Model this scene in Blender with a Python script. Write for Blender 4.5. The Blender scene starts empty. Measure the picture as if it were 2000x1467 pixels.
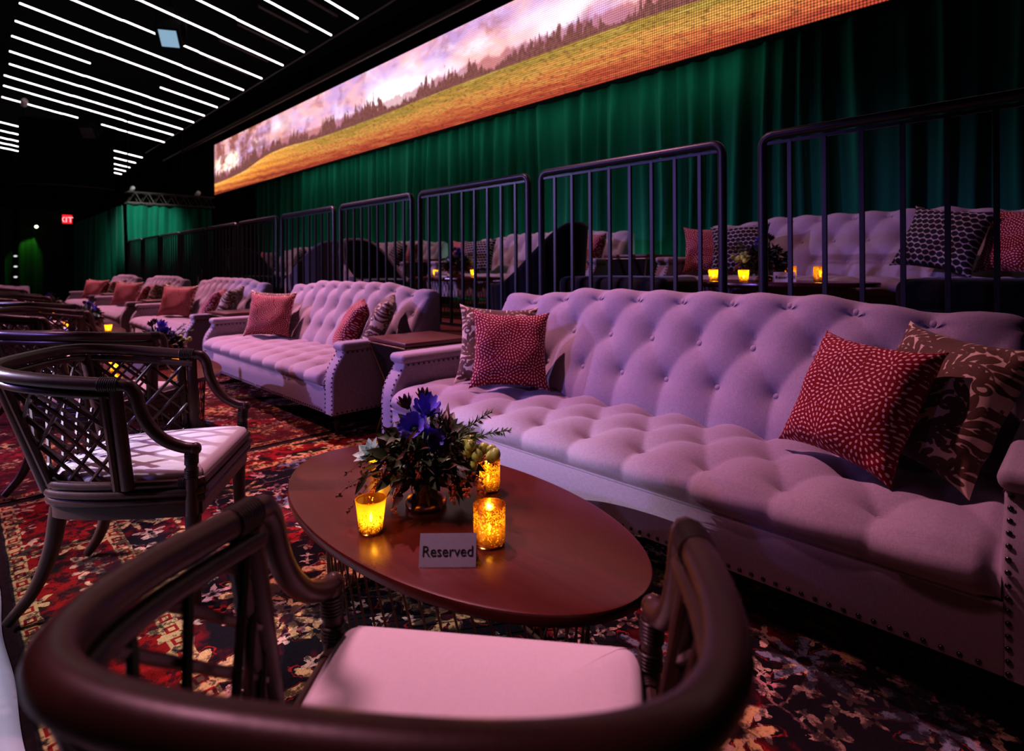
import bpy, bmesh, math, random
import numpy as np
from mathutils import Vector, Matrix
random.seed(7)
PI = math.pi
SC = bpy.context.scene
COL = SC.collection

# ------------------------------------------------------------------ mesh helpers
class MB:
    """collects geometry that becomes ONE mesh"""
    def __init__(s): s.v = []; s.f = []
    def add(s, vs, fs, M=None):
        b = len(s.v)
        s.v += [tuple(M @ Vector(v)) for v in vs] if M is not None else [tuple(v) for v in vs]
        s.f += [tuple(b + i for i in f) for f in fs]
        return s
    def merge(s, o, M=None): return s.add(o.v, o.f, M)
    def box(s, x0, x1, y0, y1, z0, z1, M=None):
        vs = [(x, y, z) for x in (x0, x1) for y in (y0, y1) for z in (z0, z1)]
        return s.add(vs, [(0,1,3,2),(4,6,7,5),(0,4,5,1),(2,3,7,6),(0,2,6,4),(1,5,7,3)], M)
    def from_bm(s, bm, M=None):
        bm.verts.index_update()
        s.add([v.co[:] for v in bm.verts], [[v.index for v in f.verts] for f in bm.faces], M); bm.free(); return s
    def rbox(s, x0, x1, y0, y1, z0, z1, r=.01, seg=3, M=None):
        bm = bmesh.new(); bmesh.ops.create_cube(bm, size=1)
        for v in bm.verts:
            v.co = ((x0+x1)/2 + v.co.x*(x1-x0), (y0+y1)/2 + v.co.y*(y1-y0), (z0+z1)/2 + v.co.z*(z1-z0))
        bmesh.ops.bevel(bm, geom=bm.edges[:], offset=r, segments=seg, profile=.5, affect='EDGES')
        return s.from_bm(bm, M)
    def prism(s, poly, h0, h1, axis=0, r=0, seg=2, M=None):
        """polygon extruded along an axis, edges rounded by r"""
        bm = bmesh.new()
        def P(a, b, h): return (h, a, b) if axis == 0 else ((a, h, b) if axis == 1 else (a, b, h))
        A = [bm.verts.new(P(a, b, h0)) for a, b in poly]; B = [bm.verts.new(P(a, b, h1)) for a, b in poly]
        n = len(poly)
        f0 = bm.faces.new(A[::-1]); f1 = bm.faces.new(B)
        for i in range(n): bm.faces.new((A[i], A[(i+1) % n], B[(i+1) % n], B[i]))
        bmesh.ops.recalc_face_normals(bm, faces=bm.faces[:])
        if r: bmesh.ops.bevel(bm, geom=list(f0.edges)+list(f1.edges), offset=r, segments=seg, profile=.5, affect='EDGES')
        return s.from_bm(bm, M)
    def tube(s, pts, r, n=8, caps=True, closed=False, flat=1., M=None):
        P = [Vector(p) for p in pts]; m = len(P)
        R = r if isinstance(r, (list, tuple)) else [r]*m
        T = []
        for i in range(m):
            a = P[(i-1) % m] if (closed or i > 0) else P[i]; b = P[(i+1) % m] if (closed or i < m-1) else P[i]
            t = (b-a); T.append(t.normalized() if t.length > 1e-9 else Vector((0,0,1)))
        up = Vector((0,0,1)) if abs(T[0].z) < .9 else Vector((1,0,0))
        N = (up - T[0]*up.dot(T[0])).normalized()
        vs = []; 
        for i in range(m):
            N = (N - T[i]*N.dot(T[i])); N = N.normalized() if N.length > 1e-6 else T[i].orthogonal().normalized()
            B = T[i].cross(N)
            for k in range(n):
                a = 2*PI*k/n
                vs.append(P[i] + (N*math.cos(a) + B*math.sin(a)*flat)*R[i])
        fs = []
        for i in range(m if closed else m-1):
            j = (i+1) % m
            for k in range(n):
                l = (k+1) % n
                fs.append((i*n+k, j*n+k, j*n+l, i*n+l))
        if caps and not closed:
            fs.append(tuple(range(n))[::-1][::-1]); fs.append(tuple((m-1)*n+k for k in range(n))[::-1])
        return s.add(vs, fs, M)
    def lathe(s, prof, n=20, M=None, caps=True):
        vs = []; fs = []
        for r, z in prof:
            for k in range(n):
                a = 2*PI*k/n; vs.append((r*math.cos(a), r*math.sin(a), z))
        for i in range(len(prof)-1):
            for k in range(n):
                l = (k+1) % n; fs.append((i*n+k, i*n+l, (i+1)*n+l, (i+1)*n+k))
        if caps:
            fs.append(tuple(range(n))[::-1]); fs.append(tuple((len(prof)-1)*n+k for k in range(n)))
        return s.add(vs, fs, M)
    def grid(s, fn, nu, nv, M=None, flip=False):
        vs = [fn(i/(nu-1), j/(nv-1)) for i in range(nu) for j in range(nv)]
        fs = []
        for i in range(nu-1):
            for j in range(nv-1):
                q = (i*nv+j, (i+1)*nv+j, (i+1)*nv+j+1, i*nv+j+1)
                fs.append(q[::-1] if flip else q)
        return s.add(vs, fs, M)
    def ball(s, c, r, n=8, m=6, sq=(1,1,1), M=None):
        vs = []; fs = []
        for i in range(m+1):
            t = PI*i/m
            for k in range(n):
                a = 2*PI*k/n
                vs.append((c[0]+r*sq[0]*math.sin(t)*math.cos(a), c[1]+r*sq[1]*math.sin(t)*math.sin(a), c[2]+r*sq[2]*math.cos(t)))
        for i in range(m):
            for k in range(n):
                l = (k+1) % n; fs.append((i*n+k, (i+1)*n+k, (i+1)*n+l, i*n+l))
        return s.add(vs, fs, M)
    def mesh(s, name, smooth=True, angle=40):
        me = bpy.data.meshes.new(name); me.from_pydata(s.v, [], s.f); me.update()
        bm = bmesh.new(); bm.from_mesh(me)
        bmesh.ops.remove_doubles(bm, verts=bm.verts[:], dist=1e-6)
        bmesh.ops.recalc_face_normals(bm, faces=bm.faces[:])
        if smooth:
            for f in bm.faces: f.smooth = True
            ca = math.radians(angle)
            for e in bm.edges:
                if len(e.link_faces) == 2 and e.calc_face_angle(0) > ca: e.smooth = False
        bm.to_mesh(me); bm.free(); return me
    def build(s, name, mat, parent=None, smooth=True, angle=40, loc=None, **kw):
        o = bpy.data.objects.new(name, s.mesh(name, smooth, angle)); COL.objects.link(o)
        o.data.materials.append(mat)
        if parent is not None: o.parent = parent
        if loc: o.location = loc
        return o

def cr(pts, n=6, closed=False):
    """Catmull-Rom through the points"""
    P = [Vector(p) for p in pts]; out = []; m = len(P)
    rng = range(m if closed else m-1)
    for i in rng:
        p0 = P[(i-1) % m] if (closed or i > 0) else P[0]*2-P[1]
        p1 = P[i]; p2 = P[(i+1) % m]
        p3 = P[(i+2) % m] if (closed or i+2 < m) else P[-1]*2-P[-2]
        for k in range(n):
            t = k/n
            out.append(.5*((2*p1)+(p2-p0)*t+(2*p0-5*p1+4*p2-p3)*t*t+(3*p1-p0-3*p2+p3)*t**3))
    if not closed: out.append(P[-1])
    return out

def tag(o, label=None, cat=None, group=None, kind=None):
    if label: o['label'] = label
    if cat: o['category'] = cat
    if group: o['group'] = group
    if kind: o['kind'] = kind
    return o
def empty(name, loc=(0,0,0), rz=0):
    o = bpy.data.objects.new(name, None); COL.objects.link(o)
    o.location = loc; o.rotation_euler = (0,0,rz); o.empty_display_size = .1
    return o
KIDS = {}
def copy_tree(o, parent=None):
    c = o.copy(); COL.objects.link(c)
    if parent is not None: c.parent = parent; c.matrix_parent_inverse = o.matrix_parent_inverse.copy()
    for ch in list(o.children): copy_tree(ch, c)
    return c
def sstep(a, b, x):
    t = min(1, max(0, (x-a)/(b-a))); return t*t*(3-2*t)

# ------------------------------------------------------------------ node helpers
class V:
    def __init__(s, g, k): s.g = g; s.k = k
    def __add__(s, o): return s.g.m('ADD', s, o)
    def __radd__(s, o): return s.g.m('ADD', o, s)
    def __sub__(s, o): return s.g.m('SUBTRACT', s, o)
    def __rsub__(s, o): return s.g.m('SUBTRACT', o, s)
    def __mul__(s, o): return s.g.m('MULTIPLY', s, o)
    def __rmul__(s, o): return s.g.m('MULTIPLY', o, s)
    def __truediv__(s, o): return s.g.m('DIVIDE', s, o)
class G:
    def __init__(s, name):
        s.mat = bpy.data.materials.new(name); s.mat.use_nodes = True
        s.nt = s.mat.node_tree; s.nt.nodes.clear()
        s.out = s.nt.nodes.new('ShaderNodeOutputMaterial')
    def n(s, t): return s.nt.nodes.new(t)
    def put(s, sock, v):
        if isinstance(v, V): s.nt.links.new(v.k, sock)
        elif hasattr(v, 'is_output'): s.nt.links.new(v, sock)
        elif v is not None:
            if sock.type == 'RGBA' and len(v) == 3: v = (*v, 1)
            sock.default_value = v
    def m(s, op, a, b=None, c=None, clamp=False):
        n = s.n('ShaderNodeMath'); n.operation = op; n.use_clamp = clamp
        for i, v in enumerate((a, b, c)):
            if v is not None: s.put(n.inputs[i], v)
        return V(s, n.outputs[0])
    def coord(s, kind='Object'):
        return V(s, s.n('ShaderNodeTexCoord').outputs[kind])
    def sep(s, v):
        n = s.n('ShaderNodeSeparateXYZ'); s.put(n.inputs[0], v); return [V(s, o) for o in n.outputs]
    def comb(s, x=0, y=0, z=0):
        n = s.n('ShaderNodeCombineXYZ')
        for i, v in enumerate((x, y, z)): s.put(n.inputs[i], v)
        return V(s, n.outputs[0])
    def noise(s, v, scale=5, detail=3, rough=.5, dist=0):
        n = s.n('ShaderNodeTexNoise'); s.put(n.inputs['Vector'], v)
        n.inputs['Scale'].default_value = scale; n.inputs['Detail'].default_value = detail
        n.inputs['Roughness'].default_value = rough; n.inputs['Distortion'].default_value = dist
        return V(s, n.outputs[0])
    def vor(s, v, scale=5, rnd=1., feat='F1', dim='2D', out='Distance', metric='EUCLIDEAN'):
        n = s.n('ShaderNodeTexVoronoi'); n.voronoi_dimensions = dim; n.feature = feat
        if feat != 'DISTANCE_TO_EDGE': n.distance = metric
        s.put(n.inputs['Vector'], v); n.inputs['Scale'].default_value = scale; n.inputs['Randomness'].default_value = rnd
        return n
    def step(s, v, a, b):
        """smooth 0..1 as v goes a..b"""
        n = s.n('ShaderNodeMapRange'); n.interpolation_type = 'SMOOTHSTEP'
        s.put(n.inputs[0], v); n.inputs[1].default_value = a; n.inputs[2].default_value = b
        return V(s, n.outputs[0])
    def mix(s, f, a, b, mode='MIX'):
        n = s.n('ShaderNodeMix'); n.data_type = 'RGBA'; n.blend_type = mode
        s.put(n.inputs[0], f); s.put(n.inputs[6], a); s.put(n.inputs[7], b)
        return V(s, n.outputs[2])
    def ramp(s, f, stops, interp='LINEAR'):
        n = s.n('ShaderNodeValToRGB'); r = n.color_ramp; r.interpolation = interp
        while len(r.elements) < len(stops): r.elements.new(.5)
        for e, (p, c) in zip(r.elements, stops): e.position = p; e.color = (*c, 1)
        s.put(n.inputs[0], f); return V(s, n.outputs[0])
    def bump(s, h, strength=.3, dist=.01):
        n = s.n('ShaderNodeBump'); s.put(n.inputs['Height'], h)
        n.inputs['Strength'].default_value = strength; n.inputs['Distance'].default_value = dist
        return V(s, n.outputs[0])
    def bsdf(s, color, rough=.5, metal=0, spec=.5, normal=None, sheen=0, sheen_tint=None, emit=None, estr=0, coat=0, coat_rough=.1, trans=0, ior=1.45):
        b = s.n('ShaderNodeBsdfPrincipled'); I = b.inputs
        s.put(I['Base Color'], color); s.put(I['Roughness'], rough); s.put(I['Metallic'], metal)
        s.put(I['Specular IOR Level'], spec)
        if normal is not None: s.put(I['Normal'], normal)
        if sheen: I['Sheen Weight'].default_value = sheen; I['Sheen Roughness'].default_value = .4
        if sheen and sheen_tint: I['Sheen Tint'].default_value = (*sheen_tint, 1)
        if emit is not None: s.put(I['Emission Color'], emit); s.put(I['Emission Strength'], estr)
        if coat: I['Coat Weight'].default_value = coat; I['Coat Roughness'].default_value = coat_rough
        if trans: I['Transmission Weight'].default_value = trans; I['IOR'].default_value = ior
        s.nt.links.new(b.outputs[0], s.out.inputs[0]); return s.mat

def plain(name, c, rough=.5, metal=0, var=.15, scale=30, bump=.0, **k):
    g = G(name); co = g.coord()
    nz = g.noise(co, scale, 4)
    d = tuple(x*(1-var) for x in c); l = tuple(min(1, x*(1+var)) for x in c)
    col = g.mix(nz, d, l)
    nr = g.bump(nz, bump, .004) if bump else None
    return g.bsdf(col, rough, metal, normal=nr, **k)
def emitter(name, c, s):
    g = G(name); e = g.n('ShaderNodeEmission'); g.put(e.inputs[0], c)
    nz = g.noise(g.coord(), 3, 1); g.put(e.inputs[1], nz*(s*.1)+s*.95)
    g.nt.links.new(e.outputs[0], g.out.inputs[0]); return g.mat

M = {}
def linen(name, c, wv=.2):
    g = G(name); co = g.coord(); x, y, z = g.sep(co)
    w1 = g.noise(g.comb(x*45, y*520, z*520), 1, 2); w2 = g.noise(g.comb(x*520, y*60, z*60), 1, 2)
    big = g.noise(co, 4, 3)
    t = (w1 + w2)*.5
    col = g.mix(g.step(t, .25, .75), tuple(v*(1-wv) for v in c), tuple(v*(1+wv) for v in c))
    col = g.mix(big*.25, col, tuple(v*.8 for v in c))
    return g.bsdf(col, .9, spec=.15, normal=g.bump(t, wv*.7, .002), sheen=.15)
M['linen'] = linen('sofa_linen', (.355, .295, .335))
M['seat_cloth'] = linen('chair_seat_cloth', (.74, .68, .68), .05)
def rattan(name, c):
    g = G(name); co = g.coord(); x, y, z = g.sep(co)
    a = g.noise(co, 14, 5, .6, .6); b = g.noise(co, 160, 2)
    col = g.mix(a, tuple(v*.45 for v in c), tuple(v*1.5 for v in c))
    return g.bsdf(col, g.m('ADD', b*.2, .30), spec=.45, normal=g.bump(a*.6 + b*.4, .12, .003), coat=.12, coat_rough=.3)
M['rattan'] = rattan('dark_rattan', (.062, .026, .018))
M['binding'] = rattan('rattan_wrap', (.034, .018, .014))
def wood(name, c, rough=.28, **k):
    g = G(name); co = g.coord(); x, y, z = g.sep(co)
    w = g.noise(g.comb(x*1.5, y*14, z*6), 3, 5, .6, .4); s2 = g.noise(co, 5, 4)
    col = g.mix(w, tuple(v*.6 for v in c), tuple(v*1.35 for v in c))
    return g.bsdf(col, g.m('ADD', s2*.16, rough-.08), spec=.5, normal=g.bump(w, .012, .001), **k)
M['mahogany'] = wood('mahogany_top', (.085, .015, .009), .25, coat=.15, coat_rough=.2)
M['side_top'] = wood('side_table_top', (.11, .03, .022), .38)
M['black_wood'] = plain('black_wood', (.008, .007, .007), .35)
M['bronze'] = plain('bronze', (.36, .20, .12), .3, 1, .2)
M['brass_rod'] = plain('brass_rod', (.42, .28, .16), .35, 1, .15)
M['wire'] = plain('bronze_wire', (.34, .22, .14), .35, 1, .15)
M['nail'] = plain('nailhead', (.10, .08, .085), .25, 1, .15)
M['panel'] = plain('dark_bronze_panel', (.022, .013, .011), .45, .3)
M['black_metal'] = plain('black_rail_metal', (.022, .020, .028), .42, 0, .2, 60, .05)
M['black'] = plain('matte_black', (.006, .006, .006), .9, 0, .3, spec=.1)
M['wall'] = plain('black_wall_paint', (.0035, .0035, .004), .95, 0, .3, 6, spec=.05)
M['skirt'] = plain('black_stage_skirt', (.004, .004, .005), .95, 0, .3, 12, spec=.05)
M['velvet_charcoal'] = plain('charcoal_velvet', (.016, .014, .017), .85, 0, .3, 40, sheen=.25, spec=.1)
M['velvet_mauve'] = plain('mauve_grey_velvet', (.17, .14, .17), .85, 0, .25, 40, sheen=.5, spec=.1)
M['white_cloth'] = plain('white_floor_cloth', (.80, .82, .86), .8, 0, .05, 8)
def velvet(name, c):
    g = G(name); co = g.coord(); x, y, z = g.sep(co)
    a = g.noise(g.comb(x*3, y*3, z*.35), 3, 4, .6); b = g.noise(co, 120, 2)
    col = g.mix(a, tuple(v*.6 for v in c), tuple(v*1.4 for v in c))
    return g.bsdf(col, .8, spec=.12, normal=g.bump(b, .15, .003), sheen=.25, sheen_tint=(.3, .9, .7))
M['dark_drape'] = velvet('dark_drape', (.008, .020, .008))
M['green'] = velvet('green_velvet', (.003, .092, .058))

# --- rugs: worn oriental carpets, bands and rosettes laid out in metres on the rug itself
def rosettes(g, x, y, scale, petals, rin=.10, rout=.46, rnd=.55, off=0.):
    vec = g.comb(x + off, y + off*1.7, 0)
    v = g.vor(vec, scale, rnd)
    px, py, _ = g.sep(V(g, v.outputs['Position']))
    dx = (x + off)*scale - px*scale; dy = (y + off*1.7)*scale - py*scale
    r = g.m('SQRT', dx*dx + dy*dy); th = g.m('ARCTAN2', dy, dx)
    rc, gc, bc = g.sep(V(g, v.outputs['Color']))
    pet = g.m('COSINE', th*petals + rc*6.)
    lim = pet*.15 + (.22 + .0)
    lim = lim + rc*.12
    flower = g.step(lim - r, 0., .025)
    core = g.step(.09 - r, -.015, .015)
    ring = g.step(g.m('ABSOLUTE', r - (lim + .05)), .022, .008)
    return flower, core, ring, rc, gc, bc
def rug_mat(name, field, border, cream, reds, seed, L, W, b1=.05, b2=.27, wear=.46, bright=1.):
    """field colour, wide band colour, cream stripe colour; L, W the rug's size (x, y), origin at its centre"""
    g = G(name); co = g.coord(); x, y, z = g.sep(co)
    wob = g.noise(co, 9, 2); wob2 = g.noise(g.comb(y+3, x+5, 0), 9, 2); j1 = g.noise(co, 55, 2); j2 = g.noise(g.comb(y+1, x+2, 0), 55, 2)
    xw = x + (wob-.5)*.07 + (j1-.5)*.022; yw = y + (wob2-.5)*.07 + (j2-.5)*.022
    ex = L/2 - g.m('ABSOLUTE', x + (wob-.5)*.012); ey = W/2 - g.m('ABSOLUTE', y + (wob2-.5)*.012)
    e = g.m('MINIMUM', ex, ey)                       # distance from the edge
    fine = g.noise(co, 260, 2); mid = g.noise(g.comb(x+seed, y, 0), 17, 6, .72); big = g.noise(g.comb(x, y+seed, 0), 2.2, 4, .6)
    # field
    col = g.mix(g.step(big, .50, .60), field, reds[0])
    f, c, rg, rc, gc, bc = rosettes(g, xw, yw, 3.3, 8., off=seed)
    pal = g.ramp(gc, [(0, cream), (.34, reds[1]), (.5, (.62, .34, .26)), (.68, (.20, .22, .25)), (.76, cream)], 'CONSTANT')
    col = g.mix(f, col, pal); col = g.mix(c, col, reds[2]); col = g.mix(rg, col, reds[1])
    f2, c2, r2, rc2, gc2, bc2 = rosettes(g, xw, yw, 7.5, 5., rnd=.9, off=seed+4.3)
    keep = g.step(bc2, .35, .36)
    pal2 = g.ramp(gc2, [(0, (.50, .33, .22)), (.45, reds[1]), (.7, (.55, .27, .24)), (.88, cream)], 'CONSTANT')
    col = g.mix(f2*keep*(1-f), col, pal2); col = g.mix(c2*keep*(1-f), col, field)
    f3, c3, r3, rc3, gc3, bc3 = rosettes(g, xw, yw, 14., 4., rnd=1., off=seed+9.1)
    col = g.mix(f3*g.step(bc3, .62, .63)*(1-f), col, (.50, .36, .24))
    # vines
    vv = g.vor(g.comb(xw, yw, 0), 3.3, 1., 'DISTANCE_TO_EDGE')
    col = g.mix(g.step(V(g, vv.outputs['Distance']), .02, .008)*.6, col, (.36, .21, .16))
    # wide band with blossoms
    fb, cb, rb, rcb, gcb, bcb = rosettes(g, xw, yw, 6.6, 5., rnd=.5, off=seed+2.2)
    bc_ = g.mix(g.step(g.noise(g.comb(x+7, y+seed, 0), 3, 3), .52, .6), border, (.020, .017, .010))
    bc_ = g.mix(fb, bc_, g.ramp(gcb, [(0, cream), (.5, (.58, .36, .20)), (.8, reds[1])], 'CONSTANT')); bc_ = g.mix(cb, bc_, border)
    col = g.mix(g.step(e, b1+b2+.05, b1+b2+.046), col, bc_)
    # two cream guard stripes with little red squares
    along = g.m('MULTIPLY', g.step(ex-ey, 0., .001), x) + g.m('MULTIPLY', g.step(ey-ex, 0., .001), y)
    def stripe(col, a, b):
        inside = g.m('MULTIPLY', g.step(e, a, a+.004), g.step(e, b, b-.004))
        mc = (e - (a+b)/2)*(1/(b-a))
        fr = g.m('FRACT', along*13.) - .5
        sq = g.m('MAXIMUM', g.m('ABSOLUTE', fr*1.6), g.m('ABSOLUTE', mc*1.5))
        sqm = g.step(g.m('ABSOLUTE', sq-.33), .13, .09)
        zig = g.step(g.m('ABSOLUTE', g.m('PINGPONG', along*6.5, .5)*1.6-.4 - mc), .10, .05)*g.step(sq, .5, .55)
        s = g.mix(sqm, cream, reds[1]); s = g.mix(zig*.8, s, (.05, .035, .03))
        return g.mix(inside, col, s)
    col = stripe(col, b1-.045, b1+.012); col = stripe(col, b1+b2, b1+b2+.062)
    col = g.mix(g.step(e, .012, .006), col, (.035, .022, .018))
    # wear: the dark ground comes through in patches, pile shows as streaks
    worn = g.step(mid*.75 + big*.25, wear+.12, wear+.05)
    stre = g.noise(g.comb(x*26, y*5, 0), 3, 3, .7)
    col = g.mix(g.m('MULTIPLY', worn, .85), col, field)
    col = g.mix(g.step(big, .46, .40)*.55, col, field)
    col = g.mix(g.step(stre, .56, .72)*.55, col, tuple(v*.45 for v in field))
    col = g.mix(.85, col, g.mix(fine, (.35, .35, .35), (1., 1., 1.)), 'MULTIPLY')
    if bright != 1.: col = g.mix(1., col, (bright,)*3, 'MULTIPLY')
    return g.bsdf(col, .95, spec=.05, normal=g.bump(fine*.6+mid*.4, .5, .006))
CREAM = (.56, .37, .15)
M['carpet'] = plain('dark_carpet', (.028, .013, .014), .95, 0, .5, 40, .3, spec=.05)
M['platform_carpet'] = plain('dull_red_carpet', (.10, .030, .026), .95, 0, .5, 14, .3, spec=.05)

# --- cushions
def seed_fabric(name, red):
    g = G(name); co = g.coord(); x, y, z = g.sep(co)
    S = 6.2
    v = g.vor(g.comb(x+.07, z+.03, 0), S, .45)
    px, py, _ = g.sep(V(g, v.outputs['Position']))
    dx = (x+.07 - px)*S; dy = (z+.03 - py)*S
    r = g.m('SQRT', dx*dx+dy*dy); th = g.m('ARCTAN2', dy, dx)
    R = 8.6
    k = g.m('FLOOR', r*R); nn = g.m('ROUND', (k+.55)*6.8) 
    a = g.m('FRACT', th*(1/(2*PI))*nn + k*.5 + .25) - .5
    b = g.m('FRACT', r*R) - .5
    d = g.m('SQRT', (a*a)*(1/.052) + (b*b)*(1/.15))
    wdt = b*.35 + .98
    s_ = g.step(d, 1.0, .72)
    wv = g.noise(co, 300, 2)
    col = g.mix(wv, tuple(c*.75 for c in red), tuple(c*1.2 for c in red))
    col = g.mix(s_, col, (.70, .50, .48))
    return g.bsdf(col, .75, spec=.2, normal=g.bump(s_*.7+wv*.3, .25, .002), sheen=.25, sheen_tint=(1, .5, .5))
M['red_seed'] = seed_fabric('red_seed_print', (.21, .003, .010))
def damask_fabric(name):
    g = G(name); a = g.n('ShaderNodeAttribute'); a.attribute_name = 'pattern'
    mk = V(g, a.outputs['Fac']); co = g.coord(); wv = g.noise(co, 320, 2); st = g.noise(co, 40, 4, .7)
    base = g.mix(wv, (.58, .44, .31), (.78, .62, .46))
    pat = g.mix(st, (.07, .03, .018), (.17, .085, .05))
    m2 = g.step(mk + (st-.5)*.35, .38, .56)
    return g.bsdf(g.mix(m2, base, pat), .7, spec=.3, normal=g.bump(m2*.6+wv*.4, .3, .002), sheen=.3)
M['damask'] = damask_fabric('bronze_damask')
def lattice_fabric(name):
    g = G(name); co = g.coord(); x, y, z = g.sep(co)
    S = 23.
    row = g.m('FLOOR', z*S*1.15); xx = x*S + g.m('MODULO', g.m('ABSOLUTE', row), 2.)*.5
    a = g.m('FRACT', xx+50.) - .5; b = g.m('FRACT', z*S*1.15+50.) - .5
    d = g.m('ADD', g.m('POWER', g.m('ABSOLUTE', a)*2.15, 1.7), g.m('POWER', g.m('ABSOLUTE', b)*2.15, 1.7))
    ln = g.step(d, 1.02, 1.28)
    wv = g.noise(co, 300, 2)
    col = g.mix(ln, g.mix(wv, (.010, .008, .010), (.03, .024, .03)), (.42, .36, .36))
    return g.bsdf(col, .8, spec=.2, normal=g.bump(ln, .2, .002))
M['lattice'] = lattice_fabric('black_and_cream_lattice_print')

# --- candle glass
def mercury(name, c, strength, spk):
    g = G(name); co = g.coord()
    sp = g.noise(co, 230, 3, .75); v = g.vor(co, 190, 1., dim='3D')
    x, y, z = g.sep(co)
    speck = g.m('MULTIPLY', g.step(V(g, v.outputs['Distance']), .38, .20), g.step(sp, .42, .6))
    dens = g.step(z, .075, .0)
    silver = g.m('MULTIPLY', g.step(sp + dens*.22, spk, spk+.12), 1-speck)
    t = g.n('ShaderNodeBsdfTranslucent'); g.put(t.inputs[0], c)
    tr = g.n('ShaderNodeBsdfTransparent'); g.put(tr.inputs[0], (1, .72, .12))
    gl = g.n('ShaderNodeBsdfGlossy'); g.put(gl.inputs[0], (.62, .36, .10)); g.put(gl.inputs[1], .2)
    m0 = g.n('ShaderNodeMixShader'); m0.inputs[0].default_value = .45
    g.nt.links.new(t.outputs[0], m0.inputs[1]); g.nt.links.new(tr.outputs[0], m0.inputs[2])
    m1 = g.n('ShaderNodeMixShader'); g.put(m1.inputs[0], silver*.85)
    g.nt.links.new(m0.outputs[0], m1.inputs[1]); g.nt.links.new(gl.outputs[0], m1.inputs[2])
    g.nt.links.new(m1.outputs[0], g.out.inputs[0]); return g.mat
M['votive_yellow'] = mercury('yellow_mercury_glass', (1., .66, .04), 1, .62)
M['votive_gold'] = mercury('gold_mercury_glass', (.95, .50, .05), 1, .40)
M['wax'] = plain('candle_wax', (.95, .80, .40), .6, 0, .05, emit=(1, .60, .10), estr=.6)
M['flame'] = emitter('candle_flame', (1., .72, .25), 26)
M['tube_on'] = emitter('lit_tube', (1., .90, .93), 5.0)
M['tube_off'] = plain('unlit_tube', (.06, .028, .030), .5)
M['red_exit'] = emitter('exit_face', (1, .015, .03), 1.4)
M['exit_text'] = emitter('exit_letters', (1, .35, .35), 2.0)
M['amber_dot'] = emitter('lamp_glow', (.9, 1., .55), 6)
M['white_dot'] = emitter('small_white_light', (.8, .85, .8), .8)
M['lens'] = emitter('stage_light_lens', (.36, .55, .72), .62)
M['sign_metal'] = plain('brushed_silver', (.42, .40, .50), .42, .35, .08, 90)
M['ink'] = plain('black_ink', (.008, .008, .01), .6)
M['card'] = plain('white_card', (.8, .76, .78), .6, 0, .03)

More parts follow.
